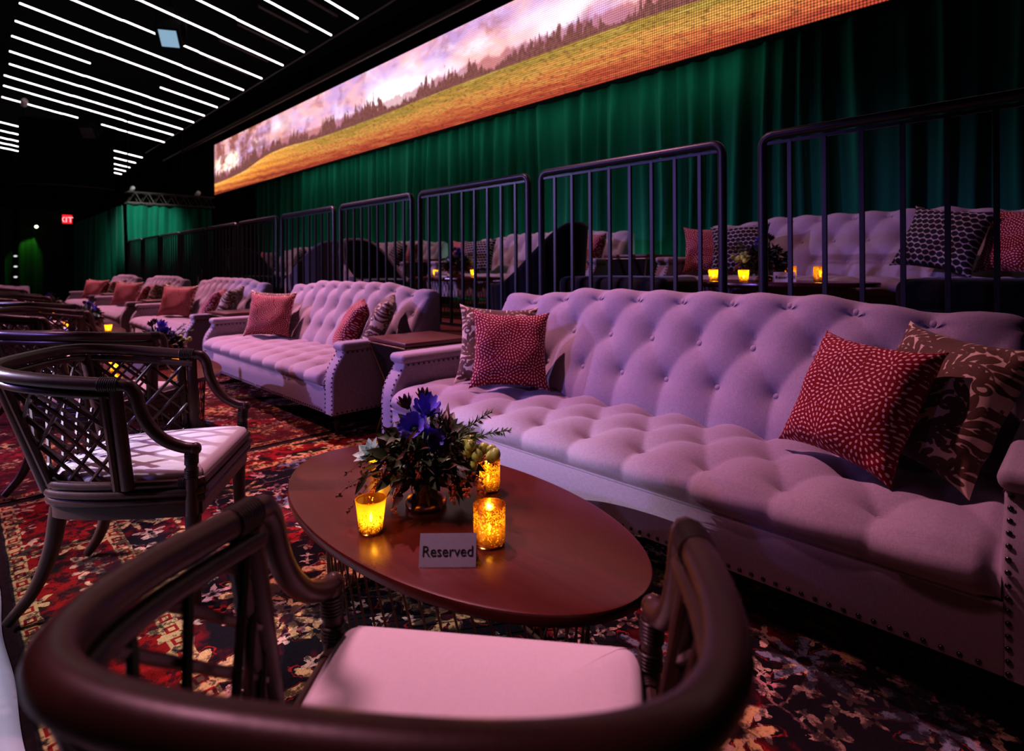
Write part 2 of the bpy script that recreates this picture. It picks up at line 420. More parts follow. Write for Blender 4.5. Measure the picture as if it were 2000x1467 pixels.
# --- the picture on the LED wall
def led(name, L, Hh):
    g = G(name); co = g.coord(); x, y, z = g.sep(co)     # x 0..L (0 = far end), z 0..Hh
    v = z*(1/Hh)
    n1 = g.noise(g.comb(x*.4, 0, z*1.0), 1.6, 5, .6, .15); n2 = g.noise(g.comb(x*.9+20, 0, z*1.6), 1.5, 5, .6, .3)
    # height of the field's edge along the wall
    edge = g.n('ShaderNodeFloatCurve'); g.put(edge.inputs[1], x*(1/L))
    cv = edge.mapping.curves[0]
    for p in [(0, .22), (.10, .26), (.235, .43), (.34, .385), (.46, .385), (.56, .41), (.65, .41), (.73, .40), (.79, .355), (.85, .32), (1, .26)]:
        if p[0] == 0: cv.points[0].location = p
        elif p[0] == 1: cv.points[-1].location = p
        else: cv.points.new(*p)
    edge.mapping.update(); e = V(g, edge.outputs[0])
    up = v - e
    n3 = g.noise(g.comb(x*.55+11, 0, z*1.3), 1.5, 5, .6, .15)
    sky = g.mix(g.step(n1, .36, .66), (.46, .29, .56), (.80, .42, .40))
    sky = g.mix(g.step(n3, .50, .74)*.75, sky, (.92, .74, .88))
    sky = g.mix(g.step(n2, .50, .72)*.70, sky, (.34, .12, .10))
    # bright openings low over the trees
    br = g.m('MULTIPLY', g.step(g.noise(g.comb(x*.33+3.3, 0, z*.5), 1.25, 3, .5), .48, .64), g.step(up, .58, .10))
    sky = g.mix(br, sky, (1.25, 1.12, 1.22))
    # smoke, thick at the far end
    smoke = g.m('MULTIPLY', g.step(n2, .36, .56), g.step(x, 6.5, 3.0))*g.step(v, .30, .5)
    sky = g.mix(smoke*.85, sky, (.24, .075, .045))
    f1 = g.m('MULTIPLY', g.step(g.noise(g.comb(x*1.1, 0, z*1.5+4), 1.6, 4, .6, .6), .43, .60), g.step(g.m('ABSOLUTE', x-1.2), 1.6, .4)); f1 = f1*g.step(v, .16, .30)*g.step(v, .80, .56)
    sky = g.mix(f1, sky, (1.5, 1.15, .85))
    # hazy copses
    hz = e + .05 + (g.noise(g.comb(x*2.6, 0, 2.), 1.5, 4, .65))*.22
    sky = g.mix(g.step(v-hz, .02, -.03)*.75, sky, (.34, .11, .12))
    tr = g.noise(g.comb(x*8., 0, z*1.2), 1.6, 4, .75); dn = g.step(g.noise(g.comb(x*.55+8, 0, 0), 1.4, 2), .42, .55)
    th = e + (tr-.28)*.95*(dn*.75+.25)*(1-g.step(x, 9., 16.)*.35)
    trees = g.step(v - th, .012, -.012)
    spot = g.noise(g.comb(x*14, 0, z*10), 1.4, 3)
    sky = g.mix(trees, sky, g.mix(spot, (.05, .018, .026), (.30, .12, .10)))
    # the field
    fr = g.noise(g.comb(x*1.2+v*6, 0, z*14.), 1.5, 4, .6); rows = g.m('SINE', (v*60. + x*1.0) + g.noise(g.comb(x, 0, z*3), 2, 2)*5)
    t = g.m('DIVIDE', v, e)
    fc = g.ramp(t*.8 + (fr-.5)*.9 + rows*.05, [(.05, (.30, .05, .03)), (.28, (.44, .13, .05)), (.50, (.50, .25, .07)), (.72, (.27, .18, .04)), (.95, (.46, .30, .09))])
    far = g.ramp(t*.8 + (fr-.5)*.4 + rows*.13, [(.0, (.22, .04, .025)), (.3, (.52, .15, .045)), (.6, (.75, .32, .06)), (.9, (.85, .45, .14))])
    fc = g.mix(g.step(x, 9., 3.), fc, far)
    dark = g.step(g.noise(g.comb(x*6+v*9, 0, z*22), 1.6, 4, .75), .50, .62)
    fc = g.mix(dark*.7, fc, (.09, .03, .02))
    col = g.mix(g.step(up, .006, -.006), sky, fc)
    # the picture is made of separate dots
    P = 1/.030
    a = g.m('FRACT', x*P) - .5; b = g.m('FRACT', z*P) - .5
    dot = g.step(g.m('SQRT', a*a+b*b), .56, .26)
    em = g.n('ShaderNodeEmission'); g.put(em.inputs[0], col); g.put(em.inputs[1], dot*1.55 + .35)
    g.nt.links.new(em.outputs[0], g.out.inputs[0]); return g.mat
SCL, SCH = 22.0, 1.62
M['led'] = led('led_landscape', SCL, SCH)

# ------------------------------------------------------------------ the setting
def struct(name, mb, mat, smooth=False): return tag(mb.build(name, mat, smooth=smooth), kind='structure')
struct('floor', MB().box(-30, 3.5, -6, 7.2, -.1, 0), M['carpet'])
struct('ceiling', MB().box(-30, 3.5, -6, 7.2, 5.95, 6.1), M['wall'])
struct('wall_back', MB().box(-30, 3.5, 7.0, 7.2, 0, 5.95), M['wall'])
struct('wall_left', MB().box(-29, -28.8, -6, 7.0, 0, 5.95), M['wall'])
# raised platform with a black skirt
pl = empty('stage_platform', (-7.65, 4.8, 0)); tag(pl, 'long raised platform with dull red carpet behind the black railings', 'platform')
PZ = .60
MB().box(-9.2, 9.2, -1.93, 1.95, PZ-.03, PZ).build('carpet_deck', M['platform_carpet'], pl, False)
MB().box(-9.2, 9.2, -1.93, 1.95, 0.001, PZ-.031).build('skirt', M['skirt'], pl, False)

# ------------------------------------------------------------------ rugs
def rug(name, x0, x1, y0, y1, mat, label, z=.004):
    L, W = x1-x0, y1-y0
    def fn(u, v):
        return ((u-.5)*L, (v-.5)*W, .006*(1 if 0 < u < 1 and 0 < v < 1 else 0))
    o = MB().grid(fn, 40, 30).build(name, mat, smooth=True)
    o.location = ((x0+x1)/2, (y0+y1)/2, z)
    return tag(o, label, 'rug', 'oriental rugs laid end to end')
RA = (-3.72, .75, .135, 2.70); RB = (-7.15, -3.78, .05, 2.70); RC = (-10.6, -7.2, .05, 2.70); RD = (-17.5, -10.65, .05, 2.70)
DK = (.012, .010, .012)
REDS = ((.17, .012, .014), (.30, .022, .018), (.06, .012, .014))
rug('oriental_rug', *RA, rug_mat('rug_dark_floral', DK, (.27, .014, .012), CREAM, REDS, 1.3, RA[1]-RA[0], RA[3]-RA[2], wear=.41, bright=1.4), 'dark floral oriental rug with red border under the nearest coffee table')
rug('oriental_rug', *RB, rug_mat('rug_red', (.05, .012, .014), (.22, .022, .026), CREAM, ((.24, .02, .026), (.32, .03, .03), (.05, .01, .012)), 5.1, RB[1]-RB[0], RB[3]-RB[2], wear=.44, bright=1.2), 'worn red oriental rug in front of the second sofa from the camera')
rug('oriental_rug', *RC, rug_mat('rug_rust', (.03, .010, .010), (.20, .02, .02), CREAM, REDS, 8.7, RC[1]-RC[0], RC[3]-RC[2], wear=.42), 'dim rust coloured rug in front of the third sofa from the camera')
rug('oriental_rug', *RD, rug_mat('rug_far', (.03, .010, .010), (.18, .02, .02), CREAM, REDS, 3.2, RD[1]-RD[0], RD[3]-RD[2], wear=.42), 'farthest dim red rug, under the last sofas of the row')
def cloth(u, v):
    x = -3.83 + u*4.4; y = -1.3 + v*1.412 + .008*math.sin(x*3.1)+.004*math.sin(x*11)
    w = (.5+.5*math.sin(y*38+2.2*math.sin(x*1.7)+x*3))*(.5+.5*math.sin(x*2.3+1)) * .010 + .006*(.5+.5*math.sin(x*5+y*9))
    e = min(1, (1-v)*1.412/.012, u*4.4/.02)
    return (x, y, .003 + e*(.008+w))
tag(MB().grid(cloth, 160, 90).build('floor_cloth', M['white_cloth']), 'white wrinkled cloth lying on the floor along the edge of the rug', 'cloth')

# ------------------------------------------------------------------ sofas
SX = .264; HB = 1.33; HL = 1.455
def tuft(x, f, A, pw=.42, soft=.55):
    p = x/SX + f; q = x/SX - f
    s = abs(math.sin(PI*p))*abs(math.sin(PI*q))
    k = min(1, min(abs(f), abs(1-f))/.22)          # 0 where the pleats run straight
    return A*((1-k)*s**pw + k*(1-soft + soft*s**.85))
BROW = [(.94, 0.), (.785, .5), (.605, 1.)]      # back: height of the button rows
SROW = [(.115, 0.), (.355, .5), (.60, 1.)]      # seat: distance of the rows from the front
def fmap(v, rows):
    lo, hi = (rows[0], rows[-1]) if rows[0][0] < rows[-1][0] else (rows[-1], rows[0])
    if v <= lo[0]: return lo[1]
    if v >= hi[0]: return hi[1]
    R = sorted(rows)
    for (a, fa), (b, fb) in zip(R, R[1:]):
        if a <= v <= b: return fa + (fb-fa)*(v-a)/(b-a)
def cols(f):
    if abs(f-.5) < .1: return [SX*(k+.5) for k in range(-5, 5)]
    return [SX*k for k in range(-4, 5)]
def dimple(x, v, rows, B, r, k=1.):
    best = 9
    for rv, f in rows:
        o = .5 if abs(f-.5) < .1 else 0
        n = round(x/SX - o)
        lim = 4 if o == 0 else (4 if n >= 0 else 5)
        if abs(n) > lim: continue
        d = math.hypot(x-(n+o)*SX, (v-rv)*k); best = min(best, d)
    return B*math.exp(-(best/r)**1.15)
def polyline(pts):
    P = [Vector((0, *p)) for p in pts]; acc = [0]
    for a, b in zip(P, P[1:]): acc.append(acc[-1]+(b-a).length)
    T = acc[-1]
    def at(t):
        d = t*T
        for i in range(len(acc)-1):
            if d <= acc[i+1] or i == len(acc)-2:
                k = (d-acc[i])/max(1e-9, acc[i+1]-acc[i]); q = P[i].lerp(P[i+1], k); return q.y, q.z
    return at
def camel(x): return .970 + .048*sstep(1.06, .62, abs(x))
def make_back():
    mb = MB(); nv = 74
    def fn(u, v):
        x = (u*2-1)*HB; zt = camel(x)
        ax = abs(x); e = max(0, (ax-(HB-.07))/.07); rnd = .055*(1-math.sqrt(max(0, 1-e*e)))
        prof = cr([(0, .625, .36), (0, .64, .47), (0, .70, .60), (0, .79, .78), (0, .868, zt-.058), (0, .882, zt-.020), (0, .915, zt), (0, .955, zt-.006), (0, .98, zt-.045), (0, .985, .60), (0, .985, .2)], 8)
        key = round(zt, 4)
        if key not in PC: PC[key] = polyline([(p.y, p.z) for p in prof])
        # more samples on the tufted front
        t = v*.62/.7 if v < .7 else .62/.7*.7 + (v-.7)*(1-.62)/.3
        y, z = PC[key](t)
        front = sstep(.985, .93, y)
        zz = z*.97/zt if z > .8 else z
        h = tuft(x, fmap(zz, BROW), .026*(1-.62*sstep(.93, .99, zz)), .42, .62) - dimple(x, zz, BROW, .045, .047)
        edge = sstep(HB, HB-.10, ax)
        h = (h-.010)*edge*front*(.35+.65*sstep(.985, .90, y))
        ny, nz = (-.87, .49) if z < zt-.03 else (-.35, .93)
        y2 = y + ny*h + rnd*front; z2 = z + nz*h - (rnd*.8 if z > zt-.06 else 0)
        return (x, y2, z2)
    PC = {}
    nu = 252
    mb.grid(fn, nu, nv)
    n0 = len(mb.v)
    mb.f.append(tuple(range(nv))); mb.f.append(tuple((nu-1)*nv+j for j in range(nv))[::-1])
    return mb
def seat_prof():
    return polyline([(p.y, p.z) for p in cr([(0, 0, .333), (0, -.022, .352), (0, -.034, .385), (0, -.018, .418), (0, .035, .443), (0, .115, .452), (0, .25, .455), (0, .45, .450), (0, .66, .44)], 8)])
SEATP = seat_prof()
def make_seat():
    W = HL-.124
    def fn(u, v):
        x = (u*2-1)*W; y, z = SEATP(v); ax = abs(x)
        h = tuft(x, fmap(y, SROW), .027, .40, .62) - dimple(x, y, SROW, .042, .050)
        fade = sstep(.335, .37, z) if y < .03 else 1
        h = (h-.008)*fade
        ed = sstep(W, W-.05, ax)
        if y < .0: n = (-.9, .25)
        elif y < .08: n = (-.45, .89)
        else: n = (0, 1)
        e2 = 1-ed; yo = .026*e2 if y < .03 else .026*e2*sstep(.2, .03, y)
        return (x, y+n[0]*h+yo, z+n[1]*h - .02*e2*fade)
    mb = MB().grid(fn, 250, 62); n0 = len(mb.v)
    for sd, i0 in ((-1, 0), (1, 249*62)):
        b = len(mb.v); mb.v += [(sd*W, .66, .30), (sd*W, .03, .30)]
        mb.f.append(tuple(range(i0, i0+62)) + (b, b+1))
    return mb
def arm_mb(sd):
    # side profile (y, z): S-curved front, then up to the pad
    poly = [(.0, .157), (.0, .30), (-.002, .37), (.006, .43), (.028, .485), (.060, .530), (.078, .558), (.084, .585), (.93, .585), (.94, .157)]
    x0, x1 = (HL-.125, HL) if sd > 0 else (-HL, -HL+.125)
    return MB().prism(poly, x0, x1, 0, .014, 3)
def arm_pad(sd):
    c = sd*(HL-.062)
    return MB().rbox(c-.077, c+.077, .062, .90, .582, .640, .027, 4)
def nails(pts, nrm, r=.0072):
    mb = MB()
    for p in pts:
        n = Vector(nrm); q = n.to_track_quat('Z', 'Y').to_matrix().to_4x4()
        mb.lathe([(r, 0), (r*.9, r*.35), (r*.55, r*.62), (r*.12, r*.74)], 7, Matrix.Translation(p) @ q, caps=False)
    return mb
BTN = None
def make_sofa(label, near=True):
    global BTN
    root = empty('tufted_sofa'); tag(root, label, 'sofa')
    L = M['linen']
    b = MB().box(-HL+.02, HL-.02, .014, .965, .158, .345); b.build('base_frame', L, root, False)
    ap = MB().rbox(-HL+.118, HL-.118, 0, .03, .157, .335, .006, 2); ap.build('front_apron', L, root)
    MB().tube([(-HL+.12, -.004, .334), (HL-.12, -.004, .334)], .0065, 8).build('welt_piping', L, root)
    seat = make_seat().build('tufted_seat', L, root, angle=80)
    back = make_back().build('tufted_back', L, root, angle=70)
    arms = []; inner = []; rest = MB()
    for sd in (1, -1):
        a = arm_mb(sd).build('arm', L, root); arm_pad(sd).build('arm_pad', L, a); arms.append(a)
        pts = []
        S = polyline([(.0, .17), (.0, .30), (-.002, .37), (.006, .43), (.028, .485), (.060, .530), (.078, .558), (.083, .572)])
        for xo in (HL-.014, HL-.111):
            for i in range(15):
                y, z = S(i/14); pts.append((sd*xo, y-.001, z))
        inner += pts[15:]
        mb = nails(pts[:15], (0, -1, .12))
        for side in (1, -1):    # outer and inner faces: under the pad and along the bottom
            xx = sd*HL if side > 0 else sd*(HL-.125)
            row = [(xx, .11+i*.037, .572) for i in range(22)]
            if side > 0: row += [(xx, .03+i*.037, .172) for i in range(25)]
            mb.merge(nails(row, (sd*side, 0, 0)))
        rest.merge(mb)
    tag(rest.build('nailhead_trim', M['nail'], root), kind='stuff')
    nn = int((2*HL-.26)/.0372)
    one = nails([(0, 0, 0)], (0, -1, 0)).mesh('nailhead'); one.materials.append(M['nail'])
    front = [(-HL+.13+.0372*(i+.25), -.001, .1735) for i in range(nn)] + inner
    for p in front[:100]:
        o = bpy.data.objects.new('nailhead', one); COL.objects.link(o); o.parent = root; o.location = p
    # covered buttons
    if BTN is None: BTN = MB().lathe([(.0155, 0), (.0152, .004), (.0115, .0085), (.004, .0105), (.0008, .0108)], 12, caps=False).mesh('button')
    if not BTN.materials: BTN.materials.append(L)
    def btn(p, nrm):
        o = bpy.data.objects.new('covered_button', BTN); COL.objects.link(o); o.parent = root
        o.location = p; o.rotation_euler = Vector(nrm).to_track_quat('Z', 'Y').to_euler()
    for rz, f in BROW:
        for x in cols(f):
            zz = rz*camel(x)/.97 if rz > .8 else rz
            # position on the back profile minus the dimple
            yb = {.94: .872, .785: .792, .605: .703}[rz]
            if rz > .8: yb = .868 - .0*x
            dp = {.94: .047, .785: .040, .605: .048}[rz]; btn((x, yb + .87*dp, zz - .49*dp), (0, -.87, .49))
    for ry, f in SROW[:2]:
        for x in cols(f): btn((x, ry, .452 - (.044 if ry < .2 else .035)), (0, -.15, 1))
    leg = MB().lathe([(.030, .158), (.030, .142), (.020, .134), (.027, .124), (.018, .114), (.026, .10), (.024, .085), (.019, .06), (.014, .035), (.018, .028), (.019, .012), (.013, 0.0095)], 14)
    for sx in (-1, 1):
        for y in (.065, .90):
            leg.build('leg', M['black_wood'], root, loc=(sx*(HL-.065), y, 0))
    return root
SOFA_X = [-1.49, -4.95, -8.32, -11.7, -15.08]
ORD = ['nearest', 'second', 'third', 'fourth', 'fifth']
SY = 1.79
sofa_labels = ['long lavender tufted sofa nearest the camera, behind the nearest coffee table', 'lavender tufted sofa second along the row, beyond the first bronze side table',
    'lavender tufted sofa third along the row from the camera', 'small looking tufted sofa fourth along the row from the camera', 'last tufted sofa at the far end of the lower row']
sofa0 = make_sofa(sofa_labels[0]); sofa0['group'] = 'tufted sofas in the lower row'
sofa0.location = (SOFA_X[0], SY, .01)
for x, lb in zip(SOFA_X[1:], sofa_labels[1:]):
    s = copy_tree(sofa0); s.location = (x, SY, .01); s['label'] = lb; s.scale = (.965, 1, 1)
PSOFA = [-1.47, -5.10, -8.65, -12.3]
PSY = 4.72
for x, lb in zip(PSOFA, ['tufted sofa on the platform behind the two rightmost railings', 'tufted sofa on the platform behind a dark high-backed tub chair, against the green curtain',
        'tufted sofa on the platform third from the right, behind the mauve tub chair', 'dim tufted sofa at the far end of the platform']):
    s = copy_tree(sofa0); s.location = (x, PSY, PZ+.001); s['label'] = lb; s['group'] = 'tufted sofas on the platform'
    if x == PSOFA[0]: psofa0 = s
s = copy_tree(sofa0); s.location = (-18.0, .20, 0); s.rotation_euler = (0, 0, PI/2); s.scale = (.85, .85, .77)
s['label'] = 'low tufted sofa facing the camera at the far left end of the room'; s['group'] = 'far sofas'

# ------------------------------------------------------------------ cushions
def damask_mask(P):
    """P: (n,2) in -1..1; acanthus scrolls mirrored about x = 0, repeating upwards"""
    P = P*.96; x = np.abs(P[:, 0]); y = P[:, 1]
    segs = []; blobs = []
    def spiral(cx, cy, r0, r1, a0, turns, w0, w1, n=22):
        pts = []
        for i in range(n+1):
            t = i/n; r = r0+(r1-r0)*t; a = a0+turns*2*PI*t
            pts.append((cx+r*math.cos(a), cy+r*math.sin(a), (w0+(w1-w0)*t)*.9))
        segs.extend(zip(pts, pts[1:]))
    def stroke(ctrl, w0, w1, leaf=0):
        c = [(p.x, p.y) for p in cr([(a, b, 0) for a, b in ctrl], 8)]
        n = len(c)
        pts = [(a, b, .9*(w0+(w1-w0)*i/n)*math.sin(PI*min(1, .25+.75*i/n))) for i, (a, b) in enumerate(c)]
        segs.extend(zip(pts, pts[1:]))
        if leaf:
            for i in range(3, n-2, 3):
                a, b = c[i]; tx, ty = c[i+1][0]-c[i-1][0], c[i+1][1]-c[i-1][1]; l = math.hypot(tx, ty) or 1
                for sd in (1, -1):
                    blobs.append((a - sd*ty/l*leaf*.8, b + sd*tx/l*leaf*.8, leaf*1., leaf*.36, math.atan2(ty, tx)+sd*.7))
    def sp(ctrl, w0, w1, leaf): stroke(ctrl, w0, w1, leaf)
    sp([(0, -1.0), (.05, -.74), (.24, -.50), (.50, -.40), (.70, -.18), (.62, .06), (.42, .12)], .050, .022, .115)
    spiral(.47, .0, .13, .03, 1.6, 1.3, .034, .016)
    sp([(.02, -.30), (.16, -.05), (.20, .28), (.40, .52), (.70, .54), (.86, .34)], .045, .022, .11)
    spiral(.75, .30, .12, .03, .3, 1.3, .032, .016)
    sp([(0, .38), (.10, .62), (.34, .82), (.66, .90), (.95, .78)], .042, .02, .10)
    spiral(.90, .66, .10, .03, 1.4, 1.2, .03, .015)
    sp([(.10, -.90), (.42, -.78), (.72, -.84), (.94, -.62), (.86, -.42)], .045, .02, .105)
    spiral(.80, -.48, .10, .03, .2, 1.2, .03, .015)
    for cy, r in ((-.62, .15), (.06, .17), (.70, .15)):
        for k in range(6):
            a = PI*(.5-k/5*.5); blobs.append((r*.75*math.cos(a), cy+r*.95*math.sin(a), r*.62, r*.22, a))
        blobs.append((0, cy, r*.28, r*.42, 0))
    for cx, cy, rot in ((.30, -.16, 2.0), (.93, .02, 2.4), (.42, .30, 1.0), (.28, -.74, 2.8), (.60, .72, -1.2), (.62, -.60, 1.2), (.95, -.22, 2.6), (.12, .22, 1.2)):
        for k in range(5):
            a = rot+(k-2)*.5; blobs.append((cx+.075*math.cos(a), cy+.075*math.sin(a), .062, .022, a))
    for i in range(12): blobs.append((.30+.018*i, -.60+.13*math.sin(i*.28), .010, .010, 0)); blobs.append((.30+.02*i, .42+.10*math.sin(i*.3+.5), .010, .010, 0))
    d = np.full(len(x), -9.)
    for (ax, ay, aw), (bx, by, bw) in segs:
        dx, dy = bx-ax, by-ay; l2 = dx*dx+dy*dy+1e-9
        t = np.clip(((x-ax)*dx+(y-ay)*dy)/l2, 0, 1)
        d = np.maximum(d, (aw+(bw-aw)*t) - np.hypot(x-ax-t*dx, y-ay-t*dy))
    for cx, cy, a, b, th in blobs:
        c, s = math.cos(th), math.sin(th); ux, uy = (x-cx)*c+(y-cy)*s, -(x-cx)*s+(y-cy)*c
        q = np.sqrt((ux/a)**2+(uy/b)**2); d = np.maximum(d, (1-q)*b)
    return np.clip(.5 + d/.03, 0, 1)
def cushion_mesh(name, W, H, T, mat, n=44, seed=1, damask=False):
    rn = random.Random(seed); ph = [rn.uniform(0, 6) for _ in range(6)]
    mb = MB(); uv = []
    def side(sg):
        def fn(u, v):
            a = u*2-1; b = v*2-1
            x = a*W/2*(1-.085*(1-b*b)*abs(a)**2); z = b*H/2*(1-.085*(1-a*a)*abs(b)**2)
            # ears
            ear = (abs(a)*abs(b))**6
            x *= 1+.05*ear; z *= 1+.05*ear
            prof = (max(0, 1-a**4)*max(0, 1-b**4))**.55
            t = T/2*prof*(1+.10*math.sin(3*a+ph[0])*math.sin(2.6*b+ph[1]))
            t += .006*math.sin(9*a*b+ph[2])*prof
            crease = .012*math.exp(-((abs(a)+abs(b)-1.55)/.12)**2)
            return (x, sg*(t-crease*prof+.003), z)
        return fn
    mb.grid(side(-1), n, n); mb.grid(side(1), n, n)
    # edge welt joins both faces
    k = n*n
    rim = [i*n for i in range(n)] + [(n-1)*n+j for j in range(1, n)] + [i*n+n-1 for i in range(n-2, -1, -1)] + [j for j in range(n-2, 0, -1)]
    for i, a in enumerate(rim):
        b = rim[(i+1) % len(rim)]; mb.f.append((a, b, b+k, a+k))
    me = mb.mesh(name, True, 75)
    if damask:
        P = np.array([(v.co.x/(W/2), v.co.z/(H/2)) for v in me.vertices])
        at = me.attributes.new('pattern', 'FLOAT', 'POINT'); at.data.foreach_set('value', damask_mask(P).astype(np.float32))
    me.materials.append(mat); return me
CM = {'red': cushion_mesh('red_cushion', .46, .46, .17, M['red_seed'], 44, 3),
      'dam': cushion_mesh('damask_cushion', .50, .50, .16, M['damask'], 150, 5, True),
      'lat': cushion_mesh('lattice_cushion', .50, .46, .16, M['lattice'], 36, 8)}
NAME = {'red': 'seed_print_cushion', 'dam': 'damask_cushion', 'lat': 'lattice_cushion'}
def cushion(kind, loc, yaw, tilt, roll, label, group, sc=1.):
    """yaw: heading of the front face (deg, 0 = towards -y); tilt: leaning back; roll: in its own plane"""
    o = bpy.data.objects.new(NAME[kind], CM[kind]); COL.objects.link(o)
    R = Matrix.Rotation(math.radians(yaw), 4, 'Z') @ Matrix.Rotation(math.radians(-tilt), 4, 'X') @ Matrix.Rotation(math.radians(roll), 4, 'Y')
    o.matrix_world = Matrix.Translation(loc) @ R @ Matrix.Scale(sc, 4)
    return tag(o, label, 'cushion', group)
from mathutils.bvhtree import BVHTree
def bvh_of(objs):
    vs, fs = [], []
    for o in objs:
        b = len(vs); mw = o.matrix_world; vs += [mw @ v.co for v in o.data.vertices]; fs += [tuple(b+i for i in p.vertices) for p in o.data.polygons]
    return BVHTree.FromPolygons(vs, fs)
WH = ['the nearest sofa', 'the second lower sofa', 'the third lower sofa', 'the fourth lower sofa', 'the farthest lower sofa']
PW = ['the rightmost platform sofa', 'the platform sofa behind the dark tub chair', 'the third platform sofa', 'the farthest platform sofa']
LOWER = [('dam', (-1.12, .63, .67), 46, 18, 3, 'damask cushion behind the red one, left end of', .92),
    ('red', (-.845, .47, .665), 50, 20, 3, 'red seed-print cushion at the left end of', .93),
    ('dam', (1.195, .60, .675), -36, 26, 5, 'damask cushion against the right arm of', .93),
    ('red', (.955, .515, .658), -26, 28, 3, 'red seed-print cushion towards the right end of', .95)]
UPPER = [('red', (-1.12, .46, .69), 30, 18, 2, 'red print cushion at the left end of', 1.), ('lat', (-.80, .45, .685), 14, 20, -3, 'lattice cushion by the left end of', 1.),
    ('lat', (.70, .43, .70), -16, 24, 10, 'lattice cushion nearer the right end of', 1.06), ('red', (1.14, .42, .69), -30, 20, 4, 'red print cushion against the right arm of', 1.)]
bpy.context.view_layer.update()
def dress_sofas(slots, xs, y0, z0, ref, who, group, kx=1.):
    """settle each cushion against the sofa (no interpenetration), then repeat the set on every sofa of the row"""
    def tree(o): return [o] + [q for c in o.children for q in tree(c)]
    trees = [bvh_of([q for q in tree(ref) if q.type == 'MESH' and q.name.split('.')[0] in nm]) for nm in (('tufted_seat',), ('tufted_back',), ('arm', 'arm_pad'))]
    out = []
    for kind, loc, yaw, tilt, roll, lb, sc in slots:
        o = cushion(kind, (xs[0]+loc[0], y0+loc[1], z0+loc[2]), yaw, tilt, roll, f'{lb} {who[0]}', group, sc)
        for k in range(45):
            bpy.context.view_layer.update(); t = bvh_of([o])
            hit = [bool(t.overlap(q)) for q in trees]
            if not any(hit): break
            f = Vector((math.sin(math.radians(yaw)), -math.cos(math.radians(yaw)), 0))
            if hit[0]: o.location.z += .004
            if hit[1] or any(hit[3:]): o.location += f*.006
            if hit[2]: o.location.x += -.006 if loc[0] > 0 else .006
        if any(hit[3:]) or len(trees) > 3: o.location += Vector((math.sin(math.radians(yaw)), -math.cos(math.radians(yaw)), 0))*.014
        bpy.context.view_layer.update(); trees.append(bvh_of([o])); out.append(o)
    for x, w in zip(xs[1:], who[1:]):
        for o, sl in zip(out, slots):
            c = o.copy(); COL.objects.link(c); c.location.x = x + (o.location.x-xs[0])*kx; c['label'] = f'{sl[5]} {w}'
dress_sofas(LOWER, SOFA_X, SY, .01, sofa0, WH, 'cushions on the lower sofas', .963)
dress_sofas(UPPER, PSOFA, PSY, PZ+.001, psofa0, PW, 'cushions on the platform sofas')

